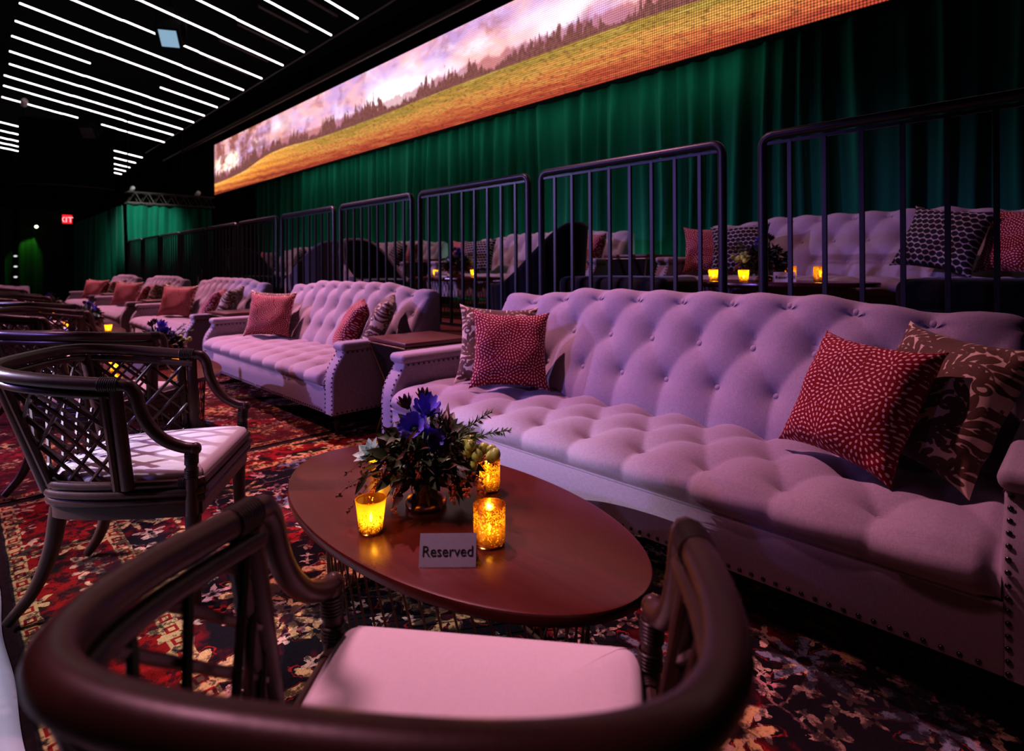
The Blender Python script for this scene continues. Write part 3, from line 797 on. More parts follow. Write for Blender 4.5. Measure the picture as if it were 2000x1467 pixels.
# ------------------------------------------------------------------ rattan armchairs
def make_chair():
    root = empty('rattan_armchair'); R = M['rattan']; B = M['binding']
    half = [(.065, .318, .782), (-.06, .320, .795), (-.17, .312, .808), (-.265, .287, .820), (-.335, .235, .830), (-.37, .14, .834), (-.378, 0, .834)]
    full = half + [(x, -y, z) for x, y, z in half[-2::-1]]
    path = cr(full, 7)
    rail = MB().tube(path, .0215, 12)
    low = [(p.x*.97, p.y*.965, p.z-.037) for p in path]
    rail.tube(low, .0145, 10)
    rail.build('top_rail', R, root)
    NP = len(path)
    def rail_at(t):   # 0 = left front end, 1 = right front end
        k = t*(NP-1); i = min(NP-2, int(k)); a = Vector(low[i]).lerp(Vector(low[i+1]), k-i); return a
    for sd in (1, -1):
        arm = cr([(.065, .318*sd, .782), (.092, .318*sd, .776), (.112, .316*sd, .745), (.124, .313*sd, .695), (.150, .308*sd, .640), (.190, .301*sd, .595), (.240, .294*sd, .568), (.276, .291*sd, .561)], 6)
        a = MB().tube(arm, [.021-.003*i/len(arm) for i in range(len(arm))], 10)
        a.ball((.276, .291*sd, .560), .0205, 10, 7)
        a.build('sloping_arm', R, root)
        MB().tube([(.266, .290*sd, .563), (.263, .285*sd, .46), (.262, .280*sd, .34)], [.0185, .018, .02], 10).build('arm_post', R, root)
        MB().tube([(.053, .315*sd, .765), (.075, .288*sd, .44)], .0205, 10, flat=.8).tube([(.018, .313*sd, .75), (.043, .286*sd, .44)], .013, 8).build('front_post', R, root)
        MB().tube([(-.315, .243*sd, .80), (-.21, .187*sd, .42)], .020, 10, flat=.75).tube([(-.288, .262*sd, .79), (-.185, .20*sd, .42)], .012, 8).build('back_post', R, root)
        # cane bindings where canes meet
        def coil(p, d, n, r, step=.0062):
            bd = MB()
            d = Vector(d).normalized(); q = d.to_track_quat('Z', 'Y').to_matrix().to_4x4()
            for i in range(n):
                c = Vector(p)+d*(i-(n-1)/2)*step
                bd.merge(MB().lathe([(r*.90, -.0034), (r, -.0016), (r, .0016), (r*.90, .0034)], 12, caps=False), Matrix.Translation(c) @ q)
            bd.build('cane_binding', B, root)
        coil((.036, .3185*sd, .785), (1, .0, -.06), 9, .0245)
        coil((.2645, .2885*sd, .528), (.0, .02*sd, 1), 6, .0215); coil((.263, .285*sd, .480), (0, 0, 1), 5, .0215)
        coil((.238, .279*sd, .447), (1, -.05*sd, 0), 5, .0175)
    # lattice panels: sides and back
    def panel(P00, P10, top, cells, nm, nm2=False):
        # bottom edge P00->P10, top edge given by function of u
        mb = MB()
        a, b = Vector(P00), Vector(P10)
        H = .32; W = (b-a).length*1.15
        def at(u, v): return (a.lerp(b, u)).lerp(top(u), v)
        sp = W/cells
        for dr in (1, -1):
            k = -int(H/sp)-1
            while k*sp < W + H:
                pts = []
                for i in range(31):
                    v = i/30; u = (k*sp + (v*H if dr > 0 else H - v*H))/W
                    if -.001 <= u <= 1.001: pts.append(at(min(1, max(0, u)), v) + (0.004*dr)*Vector((.6, .3, 0)))
                if len(pts) > 2:
                    ds = [pts[0], pts[len(pts)//2], pts[-1]] if nm2 else [pts[0], pts[-1]]
                    mb.tube(ds, .0068, 6)
                k += 1
        # wraps at the crossings
        return mb.build(nm, R, root)
    zb = .455
    panel((.062, .283, zb), (-.205, .19, zb), lambda u: rail_at(.02+u*.30), 3.6, 'lattice_panel')
    panel((-.205, .175, zb), (-.205, -.175, zb), lambda u: rail_at(.345+u*.31), 4.6, 'lattice_panel', True)
    panel((.062, -.283, zb), (-.205, -.19, zb), lambda u: rail_at(.98-u*.30), 3.6, 'lattice_panel')
    # seat frame: rounded trapezoid of stacked canes over a flat apron
    def outline(k=1., n=6):
        c = [(.290, 0), (.289, .235), (.284, .262), (.262, .277), (.20, .279), (.0, .262), (-.14, .228), (-.205, .185), (-.232, .10), (-.236, 0)]
        c = [(x*k, y*k) for x, y in c]; c = c + [(x, -y) for x, y in c[-2:0:-1]]
        return [(p.x, p.y) for p in cr([(x, y, 0) for x, y in c], n, True)]
    fr = MB()
    for z, k, r in ((.446, 1.0, .0150), (.418, 1.015, .0150), (.391, 1.0, .0145)):
        fr.tube([(x, y, z) for x, y in outline(k)], r, 9, closed=True)
    o = outline(.995); n = len(o)
    fr.add([(x, y, .335) for x, y in o] + [(x, y, .385) for x, y in o] + [(x*.93, y*.93, .335) for x, y in o] + [(x*.93, y*.93, .385) for x, y in o],
        [(i, (i+1) % n, (i+1) % n + n, i+n) for i in range(n)] + [(i+2*n, i+3*n, (i+1) % n + 3*n, (i+1) % n + 2*n) for i in range(n)] + [(i, i+2*n, (i+1) % n + 2*n, (i+1) % n) for i in range(n)])
    fr.build('seat_frame', R, root)
    # upholstered seat
    o = outline(.93, 8); n = len(o); cu = MB()
    rings = [(1.0, .425), (1.03, .452), (1.035, .468), (1.01, .481), (.95, .489), (.80, .496), (.5, .501), (.2, .503)]
    vs = []
    for k, z in rings: vs += [(x*k+.012, y*k, z) for x, y in o]
    fs = [(r*n+i, r*n+(i+1) % n, (r+1)*n+(i+1) % n, (r+1)*n+i) for r in range(len(rings)-1) for i in range(n)]
    fs.append(tuple((len(rings)-1)*n+i for i in range(n)))
    cu.add(vs, fs); cu.build('upholstered_seat', M['seat_cloth'], root, angle=60)
    for sd in (1, -1):
        MB().tube(cr([(.256, .252*sd, .36), (.258, .255*sd, .18), (.264, .258*sd, .0135)], 5), [.027-.0009*i for i in range(11)], 10).build('leg', R, root)
        MB().tube(cr([(-.185, .170*sd, .36), (-.205, .180*sd, .22), (-.245, .20*sd, .10), (-.305, .232*sd, .0135)], 5), [.028-.0008*i for i in range(16)], 10).build('leg', R, root)
    return root
CHAIRS = [(-.5955, .462, 127.9, 'dark rattan armchair nearest the camera, seen from behind at the bottom of the picture'),
    (-2.455, .493, 55.7, 'dark rattan armchair at the left end of the nearest coffee table'),
    (-3.80, .55, 124., 'dark rattan armchair behind the left end one, its back rail cut by the picture edge'),
    (-5.72, .55, 58., 'dark rattan armchair at the far end of the second coffee table'),
    (-7.25, .60, 126., 'small dim rattan armchair at the near end of the third coffee table'),
    (-9.15, .60, 57., 'dim rattan armchair at the far end of the third coffee table'),
    (-10.5, .58, 126., 'far dim rattan armchair at the near end of the fourth coffee table'),
    (-12.5, .60, 57., 'farthest dim rattan armchair by the fourth coffee table')]
chair0 = make_chair()
for i, (x, y, a, lb) in enumerate(CHAIRS):
    c = chair0 if i == 0 else copy_tree(chair0)
    c.location = (x, y, .010); c.rotation_euler = (0, 0, math.radians(a)); tag(c, lb, 'armchair', 'rattan armchairs')

# ------------------------------------------------------------------ oval coffee tables
def make_coffee():
    root = empty('oval_coffee_table'); A, Bm = .69, .357
    n = 96; top = MB(); prof = [(.965, .421), (.992, .422), (1.0, .427), (1.0, .444), (.996, .449), (.985, .4505)]
    vs = []
    for k, z in prof: vs += [(A*k*math.cos(2*PI*i/n), (Bm-(1-k)*A)*math.sin(2*PI*i/n), z) for i in range(n)]
    fs = [(r*n+i, r*n+(i+1) % n, (r+1)*n+(i+1) % n, (r+1)*n+i) for r in range(len(prof)-1) for i in range(n)]
    fs += [tuple(range(n))[::-1], tuple((len(prof)-1)*n+i for i in range(n))]
    top.add(vs, fs); top.build('table_top', M['mahogany'], root, angle=35)
    E = lambda a, b, t, z: (a*math.cos(t), b*math.sin(t), z)
    w = MB(); N = 58
    for i in range(N):
        t = 2*PI*i/N
        for tw in (.30,):
            pts = []
            p0 = Vector(E(.54, .26, t, .42)); p1 = Vector(E(.50, .25, t+tw, .012))
            w.tube([p0, p1], .0032, 5)
    w.build('wire_base', M['wire'], root)
    r = MB()
    for a, b, z in ((.54, .26, .414), (.50, .25, .018)): r.tube([E(a, b, 2*PI*i/48, z) for i in range(48)], .007, 6, closed=True)
    r.build('base_ring', M['wire'], root)
    return root
ct0 = make_coffee(); ct0.location = (-1.365, 1.03, .0075)
tag(ct0, 'oval mahogany coffee table nearest the camera, with flowers and four candles', 'coffee table', 'oval coffee tables')
CT = [(-1.365, 1.03, .0075)]
for x, y, z, lb in [(-4.68, 1.04, .0075, 'oval coffee table seen through the lattice of the left rattan chair'), (-8.02, 1.06, .0075, 'small oval coffee table in front of the third sofa'), (-11.4, 1.05, .0075, 'far oval coffee table in front of the fourth sofa'),
        (-1.62, 4.12, PZ-.005, 'oval coffee table on the platform behind the rightmost railing'), (-5.1, 4.10, PZ-.005, 'oval wire-based table on the platform between two tub chairs'), (-8.75, 4.10, PZ-.005, 'dim oval table on the platform in front of the third platform sofa'), (-12.2, 4.1, PZ-.005, 'dim oval table at the far end of the platform')]:
    c = copy_tree(ct0); c.location = (x, y, z); c['label'] = lb; CT.append((x, y, z))

# ------------------------------------------------------------------ bronze side tables
def make_side():
    root = empty('side_table'); h = .255
    MB().rbox(-h, h, -h, h, .645, .672, .004, 2).build('table_top', M['side_top'], root)
    ring = lambda s, z: [(s, s, z), (-s, s, z), (-s, -s, z), (s, -s, z)]
    lv = [(h-.008, .632), (.150, .30), (.215, .012)]
    pn = MB()
    for (s0, z0), (s1, z1) in zip(lv, lv[1:]):
        a, b = ring(s0-.006, z0), ring(s1-.006, z1)
        for i in range(4): pn.add([a[i], a[(i+1) % 4], b[(i+1) % 4], b[i]], [(0,1,2,3)])
    pn.build('faceted_body', M['panel'], root, False)
    br = MB()
    for s, z in lv: 
        q = ring(s, z)
        for i in range(4): br.tube([q[i], q[(i+1) % 4]], .006, 6)
    for sx in (0, 1, 2, 3): br.tube([ring(s, z)[sx] for s, z in lv], .006, 6)
    br.build('brass_edges', M['brass_rod'], root)
    st = [(-h+.012+i*.0125, -h-.001, .637) for i in range(40)]
    nl = nails(st, (0, -1, 0), .0045); nl.merge(nails([(h+.001, -h+.012+i*.0125, .637) for i in range(40)], (1, 0, 0), .0045))
    nl.build('stud_trim', M['brass_rod'], root)
    return root
st0 = make_side(); st0.location = (-3.235, 2.27, .011); st0.rotation_euler = (0, 0, math.radians(-4))
tag(st0, 'bronze hourglass side table between the nearest sofa and the second one', 'side table', 'bronze side tables')
for x, y, z, rz, lb in [(-6.64, 2.27, .011, 3, 'bronze side table between the second and third sofas'), (-10.01, 2.27, .011, -2, 'bronze side table between the third and fourth sofas'), (-13.395, 2.27, .011, 0, 'far bronze side table between the fourth and fifth sofas'),
        (-3.29, 5.05, PZ, 0, 'bronze side table on the platform between the first two platform sofas'), (-6.88, 5.05, PZ, 0, 'bronze side table on the platform left of the tub chair table')]:
    c = copy_tree(st0); c.location = (x, y, z); c.rotation_euler = (0, 0, math.radians(rz)); c['label'] = lb

# ------------------------------------------------------------------ candles, signs, flowers
def make_votive(shape, mat):
    root = empty('votive_candle')
    if shape == 'flare': prof = [(.004, .004), (.023, .004), (.0255, .007), (.0275, .02), (.031, .05), (.034, .074)]; wr = .024
    else: prof = [(.004, .004), (.034, .004), (.0375, .010), (.0385, .03), (.0385, .094)]; wr = .033
    H = prof[-1][1]; r1 = prof[-1][0]
    g = MB().lathe(prof, 32, caps=False); g.build('glass_cup', mat, root)
    MB().tube([(r1*math.cos(2*PI*i/32), r1*math.sin(2*PI*i/32), H) for i in range(32)], .0011, 6, closed=True).build('rim', mat, root)
    MB().lathe([(prof[1][0]*1.0+.002, 0.0005), (prof[1][0]+.003, .003), (prof[1][0], .0055)], 24).build('glass_foot', mat, root)
    wz = H*.30
    wx = MB().lathe([(wr*.80, .007), (wr*.86, wz*.6), (wr*.86, wz), (wr*.6, wz-.001), (.002, wz-.002)], 20).build('wax', M['wax'], root)
    MB().lathe([(.0008, wz), (.0034, wz+.004), (.0042, wz+.008), (.0030, wz+.014), (.0012, wz+.020), (.0003, wz+.024)], 10).build('flame', M['flame'], root)
    return root
vot = {'flare': make_votive('flare', M['votive_yellow']), 'cyl': make_votive('cyl', M['votive_gold'])}
used = set()
VG = 'votive candles'
def votive(kind, loc, label, sc=1., power=.22, light=True):
    o = vot[kind] if kind not in used else copy_tree(vot[kind]); used.add(kind)
    o.location = loc; o.scale = (sc,)*3; tag(o, label, 'candle', VG)
    if light:
        l = bpy.data.lights.new('candle_light', 'POINT'); l.energy = power*(.62 if kind == 'flare' else 1); l.color = (1., .55, .12); l.shadow_soft_size = .006
        lo = bpy.data.objects.new('candle_light', l); COL.objects.link(lo); lo.location = (loc[0], loc[1], loc[2]+.058*sc)
def text_mesh(s, size, name):
    cu = bpy.data.curves.new(name, 'FONT'); cu.body = s; cu.size = size; cu.align_x = 'CENTER'; cu.align_y = 'CENTER'; cu.extrude = .0002; cu.resolution_u = 4
    ob = bpy.data.objects.new(name, cu); COL.objects.link(ob)
    bpy.context.view_layer.update()
    me = bpy.data.meshes.new_from_object(ob.evaluated_get(bpy.context.evaluated_depsgraph_get()))
    bpy.data.objects.remove(ob); bpy.data.curves.remove(cu); me.name = name; return me
TXT = text_mesh('Reserved', .0325, 'lettering')
TXT.materials.clear(); TXT.materials.append(M['ink'])
def make_sign(mat):
    root = empty('reserved_sign'); W, H, D = .134, .066, .030
    t = .0016; s = MB()
    for sg in (-1, 1):
        s.add([(-W/2, sg*D, 0), (W/2, sg*D, 0), (W/2, 0, H), (-W/2, 0, H), (-W/2, sg*(D-t*1.1), 0), (W/2, sg*(D-t*1.1), 0), (W/2, 0, H-t*2), (-W/2, 0, H-t*2)],
            [(0,1,2,3), (4,7,6,5), (0,4,5,1), (0,3,7,4), (1,5,6,2), (2,6,7,3)])
    s.build('folded_plate', mat, root, False)
    o = bpy.data.objects.new('lettering', TXT); COL.objects.link(o); o.parent = root
    o.location = (0, -D*.54-.0012, H*.46); o.rotation_euler = (math.atan2(H, D), 0, 0)
    return root
def sign(root, loc, rz, label):
    root.location = loc; root.rotation_euler = (0, 0, math.radians(rz)); return tag(root, label, 'sign', 'reserved signs')

def leaf(mb, p, d, up, L, W, bend=.25, n=5):
    """a pointed leaf from p along d"""
    d = Vector(d).normalized(); s = d.cross(Vector(up)); s = s.normalized() if s.length > 1e-4 else d.orthogonal().normalized(); u = s.cross(d)
    vs = []; 
    for i in range(n+1):
        t = i/n; w = W*math.sin(PI*(t**.8))*.5 + .0002; c = Vector(p) + d*(L*t) - u*(bend*L*t*t)
        vs += [c - s*w + u*w*.35, c, c + s*w + u*w*.35]
    fs = []
    for i in range(n):
        a = i*3; fs += [(a, a+1, a+4, a+3), (a+1, a+2, a+5, a+4)]
    mb.add(vs, fs)
def rdir(rn, zlo=-.2, zhi=1):
    a = rn.uniform(0, 2*PI); z = rn.uniform(zlo, zhi); r = math.sqrt(max(0, 1-z*z)); return Vector((r*math.cos(a), r*math.sin(a), z))
M['leaf_dark'] = plain('dark_leaf', (.040, .050, .022), .5, 0, .6, 30)
M['leaf_brown'] = plain('bronze_leaf', (.085, .034, .024), .5, 0, .6, 30)
M['leaf_green'] = plain('silvery_green_leaf', (.20, .29, .14), .55, 0, .4, 30)
M['leaf_gold'] = plain('golden_leaf', (.55, .30, .04), .5, 0, .3, 30)
M['succulent'] = plain('blue_green_succulent', (.30, .44, .38), .6, 0, .25, 40)
M['purple'] = plain('purple_petal', (.12, .075, .55), .5, 0, .4, 25, sheen=.3)
M['plum'] = plain('plum_petal', (.055, .012, .022), .5, 0, .4, 25)
M['grape'] = plain('green_grape', (.42, .50, .13), .3, 0, .15, 20)
M['berry'] = plain('rust_berry', (.36, .08, .045), .5, 0, .4, 60)
M['rosemary'] = plain('rosemary_needle', (.08, .14, .055), .6, 0, .4, 60)
M['kale'] = plain('dark_cabbage_rose', (.05, .02, .028), .5, 0, .6, 40)
M['pale'] = plain('pale_blossom', (.60, .50, .52), .6, 0, .1)
def make_flowers():
    rn = random.Random(11); root = empty('flower_arrangement')
    MB().lathe([(.056, 0.0005), (.060, .006), (.061, .016), (.055, .026), (.040, .034), (.024, .038), (.020, .042), (.022, .047), (.017, .052), (.016, .058), (.026, .064), (.055, .074), (.080, .092), (.090, .112), (.092, .118), (.084, .114), (.06, .10), (.01, .098)], 28).build('compote_bowl', M['bronze'], root)
    C = Vector((0, 0, .14))
    for nm, mat, cnt, L, W, zlo, zhi, R in (('dark_foliage', 'leaf_dark', 420, .054, .027, -.6, .85, .112), ('bronze_foliage', 'leaf_brown', 300, .046, .020, -.6, .8, .122), ('green_foliage', 'leaf_green', 46, .055, .016, -.1, 1, .115)):
        mb = MB()
        for _ in range(cnt):
            d = rdir(rn, zlo, zhi); p = C + Vector((d.x*R*rn.uniform(.6, 1.25), d.y*R*rn.uniform(.6, 1.25), d.z*R*rn.uniform(.5, 1.)))
            dd = (d + rdir(rn, -.6, .6)*.7); leaf(mb, p, dd, rdir(rn, .2, 1), L*rn.uniform(.6, 1.3), W*rn.uniform(.6, 1.2), rn.uniform(.0, .5))
        mb.v = [(a, b, max(c, .014+.01*((i*7) % 5))) for i, (a, b, c) in enumerate(mb.v)]
        mb.build(nm, M[mat], root, angle=180)
    mb = MB()   # drooping golden leaves
    for a, dz in ((-2.6, -.25), (-2.3, -.5), (-2.45, -.1), (-2.0, -.5)):
        d = Vector((math.cos(a), math.sin(a), dz)); leaf(mb, Vector((d.x*.10, d.y*.10, .10)), d, (0, 0, 1), .07, .022, .4)
    mb.build('golden_leaf', M['leaf_gold'], root, angle=180)
    mb = MB()
    leaf(mb, (-.10, -.13, .115), (-.35, -.25, -.75), (1, -1, .2), .095, .020, .1)
    mb.build('hanging_leaf', M['leaf_dark'], root, angle=180)
    # purple anemones
    def anemone(c, d, r, mat, n=8, cup=.55):
        d = Vector(d).normalized(); q = d.to_track_quat('Z', 'Y').to_matrix().to_4x4(); mb = MB()
        for ring, (k, up_) in enumerate(((1, cup), (.8, cup+.45))):
            for i in range(n):
                a = 2*PI*(i+.5*ring)/n + rn.uniform(-.1, .1)
                def fn(u, v):
                    w = (v-.5)*2; rr = r*k*u; wid = r*.42*math.sin(PI*min(1, .12+u*.80))*k
                    hgt = up_*r*(u**1.4) + .10*r*w*w
                    lx, ly = rr, w*wid
                    return (lx*math.cos(a)-ly*math.sin(a), lx*math.sin(a)+ly*math.cos(a), hgt)
                mb.grid(fn, 6, 5)
        o = mb.build('anemone', mat, root, angle=180); o.matrix_local = Matrix.Translation(c) @ q
        ce = MB().ball((0, 0, r*.12), r*.24, 10, 6)
        for i in range(18):
            a = 2*PI*i/18; ce.ball((r*.34*math.cos(a), r*.34*math.sin(a), r*.22), r*.035, 5, 4)
        ce.build('dark_centre', M['ink'], o)
        return o
    right = Vector((.70, .71, 0)); fwd = Vector((.72, -.69, 0))    # as the bouquet faces the near chair
    P = lambda a, b, c: tuple(right*a + fwd*b + Vector((0, 0, c)))
    anemone(P(-.020, .060, .238), fwd*.8+right*-.1+Vector((0, 0, .55)), .047, M['purple'])
    anemone(P(.000, .015, .272), fwd*.5+right*.25+Vector((0, 0, .8)), .042, M['purple'], cup=.9)
    anemone(P(.026, .075, .222), fwd*1.+right*.5+Vector((0, 0, .1)), .034, M['purple'], 7)
    anemone(P(-.050, .01, .288), Vector((0, 0, 1))-right*.4, .026, M['plum'], 7, 1.1)
    anemone(P(-.008, -.02, .302), Vector((0, 0, 1)), .024, M['plum'], 7, 1.1)
    st = MB()
    for a, b, c in ((-.02, .05, .255), (0, .01, .30), (-.05, .01, .312), (-.008, -.02, .326)): st.tube([(0, 0, .12), P(a, b, c)], .0018, 5)
    st.build('stem', M['leaf_dark'], root)
    # succulent rosette
    c = Vector(P(-.150, .055, .168)); d = (fwd*.4 - right*.5 + Vector((0, 0, .8))).normalized(); q = d.to_track_quat('Z', 'Y').to_matrix().to_4x4(); mb = MB()
    for ring, (n, r, up_) in enumerate(((8, .046, .3), (7, .034, .7), (5, .020, 1.4))):
        for i in range(n):
            a = 2*PI*(i+.5*ring)/n; dd = Vector((math.cos(a), math.sin(a), up_)); leaf(mb, dd*.004, dd, (0, 0, 1), r, r*.62, -.25, 5)
    o = mb.build('succulent', M['succulent'], root, angle=180); o.matrix_local = Matrix.Translation(c) @ q
    c = Vector(P(-.06, .06, .20)); o2 = o.copy(); COL.objects.link(o2); o2.parent = root; o2.matrix_local = Matrix.Translation(c) @ q @ Matrix.Scale(.55, 4)
    # pale ruffled leaf cluster
    mb = MB()
    for i in range(16):
        dd = fwd*rn.uniform(.2, 1)+right*rn.uniform(-.7, .8)+Vector((0, 0, rn.uniform(-.5, .9))); leaf(mb, P(-.02+rn.uniform(-.03, .03), .085, .195+rn.uniform(-.02, .025)), dd, rdir(rn, .2, 1), .052, .024, rn.uniform(-.2, .5))
    mb.build('ruffled_leaf', M['leaf_green'], root, angle=180)
    # dark cabbage rose
    mb = MB(); cc = Vector(P(.055, .085, .165)); d = (fwd + Vector((0, 0, .35))).normalized(); q = d.to_track_quat('Z', 'Y').to_matrix().to_4x4()
    for ring in range(5):
        n = 5+ring; r = .016+.012*ring
        for i in range(n):
            a = 2*PI*(i+.37*ring)/n
            def fn(u, v):
                w = (v-.5)*2; b = a + w*1.5/n*2; rr = r*(.55+.55*u); return (rr*math.cos(b), rr*math.sin(b), (.04-.006*ring)*u - .006*ring + .004*math.sin(w*9+i)*u)
            mb.grid(fn, 5, 8)
    o = mb.build('cabbage_rose', M['kale'], root, angle=180); o.matrix_local = Matrix.Translation(cc) @ q
    # grapes
    for i in range(15):
        a, b, c = .145+rn.uniform(-.036, .062), .02+rn.uniform(-.03, .045), .165+rn.uniform(-.050, .035)
        c -= max(0, a-.15)*.35
        MB().ball((0, 0, 0), .0165, 12, 8, (1, 1, 1.12)).build('grape', M['grape'], root, loc=P(a, b, c))
    # rust berry sprigs hanging over the bowl
    def sprig(p, d, L, nb, mat='berry', r=.0036, name='berry_sprig'):
        p = Vector(p); d = Vector(d); pts = []
        for i in range(7):
            t = i/6; q = p + d*(L*t) + Vector((0, 0, -.45*L*t*t)); q.z = max(q.z, .022); pts.append(q)
        mb = MB().tube(pts, .0011, 5)
        for i in range(nb):
            t = rn.uniform(.25, 1); k = t*6; j = min(5, int(k)); c = pts[j].lerp(pts[j+1], k-j) + rdir(rn, -1, 1)*rn.uniform(.004, .017)*(1.25-t*.6)
            mb.ball(c, r*rn.uniform(.7, 1.3), 6, 4)
        mb.build(name, M[mat], root)
    for a, b, c, da, db, dz, L, nb in ((-.085, .08, .16, -.25, .3, -.1, .10, 46), (-.10, .07, .13, -.5, .25, -.4, .11, 40), (-.06, .09, .13, -.1, .25, -.8, .09, 34), (.0, .10, .17, .0, .6, 0., .08, 40), (.10, .09, .145, .35, .6, -.2, .10, 50), (.125, .07, .13, .6, .4, -.2, .09, 40), (.08, .10, .13, .2, .6, -.5, .07, 30), (.16, .03, .15, .8, .1, .1, .07, 18),
            (-.03, .10, .20, .1, .5, .1, .06, 22)):
        sprig(P(a, b, c), right*da + fwd*db + Vector((0, 0, dz)), L, nb)
    for a, b, c, da, db, dz, L, nb in ((-.12, .06, .13, -1., .2, -.15, .12, 16), (-.14, .04, .14, -.9, .1, .1, .10, 12), (-.12, .07, .11, -.75, .35, -.35, .11, 12)):
        sprig(P(a, b, c), right*da + fwd*db + Vector((0, 0, dz)), L, nb, 'leaf_brown', .0034, 'dried_sprig')
    # rosemary
    def rosemary(p, d, L, n):
        mb = MB(); p = Vector(p); d = Vector(d).normalized(); pts = [p + d*(L*i/6) + Vector((0, 0, .10*L*math.sin(i/6*2))) for i in range(7)]
        mb.tube(pts, .0016, 5)
        for i in range(n):
            t = i/n; k = t*6; j = min(5, int(k)); c = pts[j].lerp(pts[j+1], k-j)
            dd = d*1.0 + rdir(rn, -1, 1)*1.0; leaf(mb, c, dd, rdir(rn, 0, 1), .026*(1.15-.5*t), .0042, .1, 3)
        mb.build('rosemary_sprig', M['rosemary'], root, angle=180)
    rosemary(P(.07, .03, .19), right*.8+Vector((0, 0, .50)), .15, 60); rosemary(P(.09, .03, .19), right*1.+fwd*.1+Vector((0, 0, .18)), .16, 60); rosemary(P(.08, .06, .19), right*.6+fwd*.2+Vector((0, 0, .45)), .09, 36)
    mb = MB()
    for i in range(60):
        d = rdir(rn, -.1, 1); leaf(mb, Vector(P(.045, .03, .235))+d*.004+Vector((0, 0, rn.uniform(-.05, .04))), d, (0, 0, 1), .024, .005, -.1, 3)
    mb.build('spiky_thistle', M['leaf_brown'], root, angle=180)
    return root
fl0 = make_flowers(); TZ = .4505+.0075
fl0.location = (-1.375, .985, TZ+.0005); tag(fl0, 'flower arrangement with purple anemones and grapes in a bronze compote, nearest coffee table', 'flower arrangement', 'flower arrangements')
votive('flare', (-1.345, .785, TZ), 'flared yellow glass candle at the front left of the bouquet, nearest table', 1.18)
votive('cyl', (-1.075, .965, TZ), 'wide gold cylinder candle beside the reserved sign, nearest table', 1.05, .22)
votive('cyl', (-1.338, 1.197, TZ), 'gold candle under the grapes at the right of the bouquet', .98, .22)
votive('flare', (-1.735, 1.045, TZ), 'yellow glass candle half hidden behind the left of the bouquet', 1.18)
sg0 = sign(make_sign(M['sign_metal']), (-1.080, .838, TZ+.0003), 46, 'silver folded sign reading Reserved on the nearest coffee table')
# copies on the other tables
where = ['', 'the second coffee table, seen through the rattan lattice', 'the third coffee table', 'the fourth coffee table', 'the platform table behind the rightmost railing', 'the platform table between the tub chairs', 'the third platform table', 'the farthest platform table']
def dress(i, dx, flz, cand, sgn, rz=0):
    x, y, z = CT[i]; zt = z + .4505; W = where[i]
    f = copy_tree(fl0); f.location = (x+flz, y, zt+.0005); f.rotation_euler = (0, 0, rz); f['label'] = f'dark flower arrangement on {W}'
    nm = ['leftmost', 'second from left', 'third from left', 'rightmost'] if len(cand) == 4 else (['left', 'middle', 'right'] if len(cand) == 3 else ['left', 'right'])
    for (cx, cy, k), s in zip(cand, nm): votive(k, (x+cx, y+cy, zt), f'glowing {"yellow" if k == "flare" else "gold"} candle, {s} of those on {W}', 1.1, .30 if i < 6 else .25)
    if sgn:
        s = sign(make_sign(M['card'] if i > 3 else M['sign_metal']), (x+sgn[0], y+sgn[1], zt+.0003), sgn[2], f'reserved sign on {W}')
dress(1, 0, -.05, [(-.30, -.02, 'flare'), (.02, -.27, 'flare'), (.31, .04, 'cyl')], (.20, -.17, 46), 1.2)
dress(2, 0, 0, [(.35, .15, 'flare'), (-.2, -.15, 'cyl')], (.2, -.17, 46), 2.4)
dress(3, 0, 0, [(.25, 0, 'flare'), (-.2, -.1, 'cyl')], None, 4.)
dress(4, 0, -.02, [(-.395, -.02, 'flare'), (-.05, -.28, 'flare'), (.05, .285, 'cyl'), (.345, .0, 'cyl')], (.165, -.14, 34), 3.3)
dress(5, 0, 0, [(-.36, -.03, 'flare'), (.27, .02, 'flare')], (.06, -.27, 44), .6)
dress(6, 0, 0, [(-.30, -.02, 'flare'), (.30, .05, 'cyl')], (.0, -.23, 46), 2.)
dress(7, 0, 0, [(-.30, -.02, 'flare'), (.28, .05, 'flare')], None, 5.)

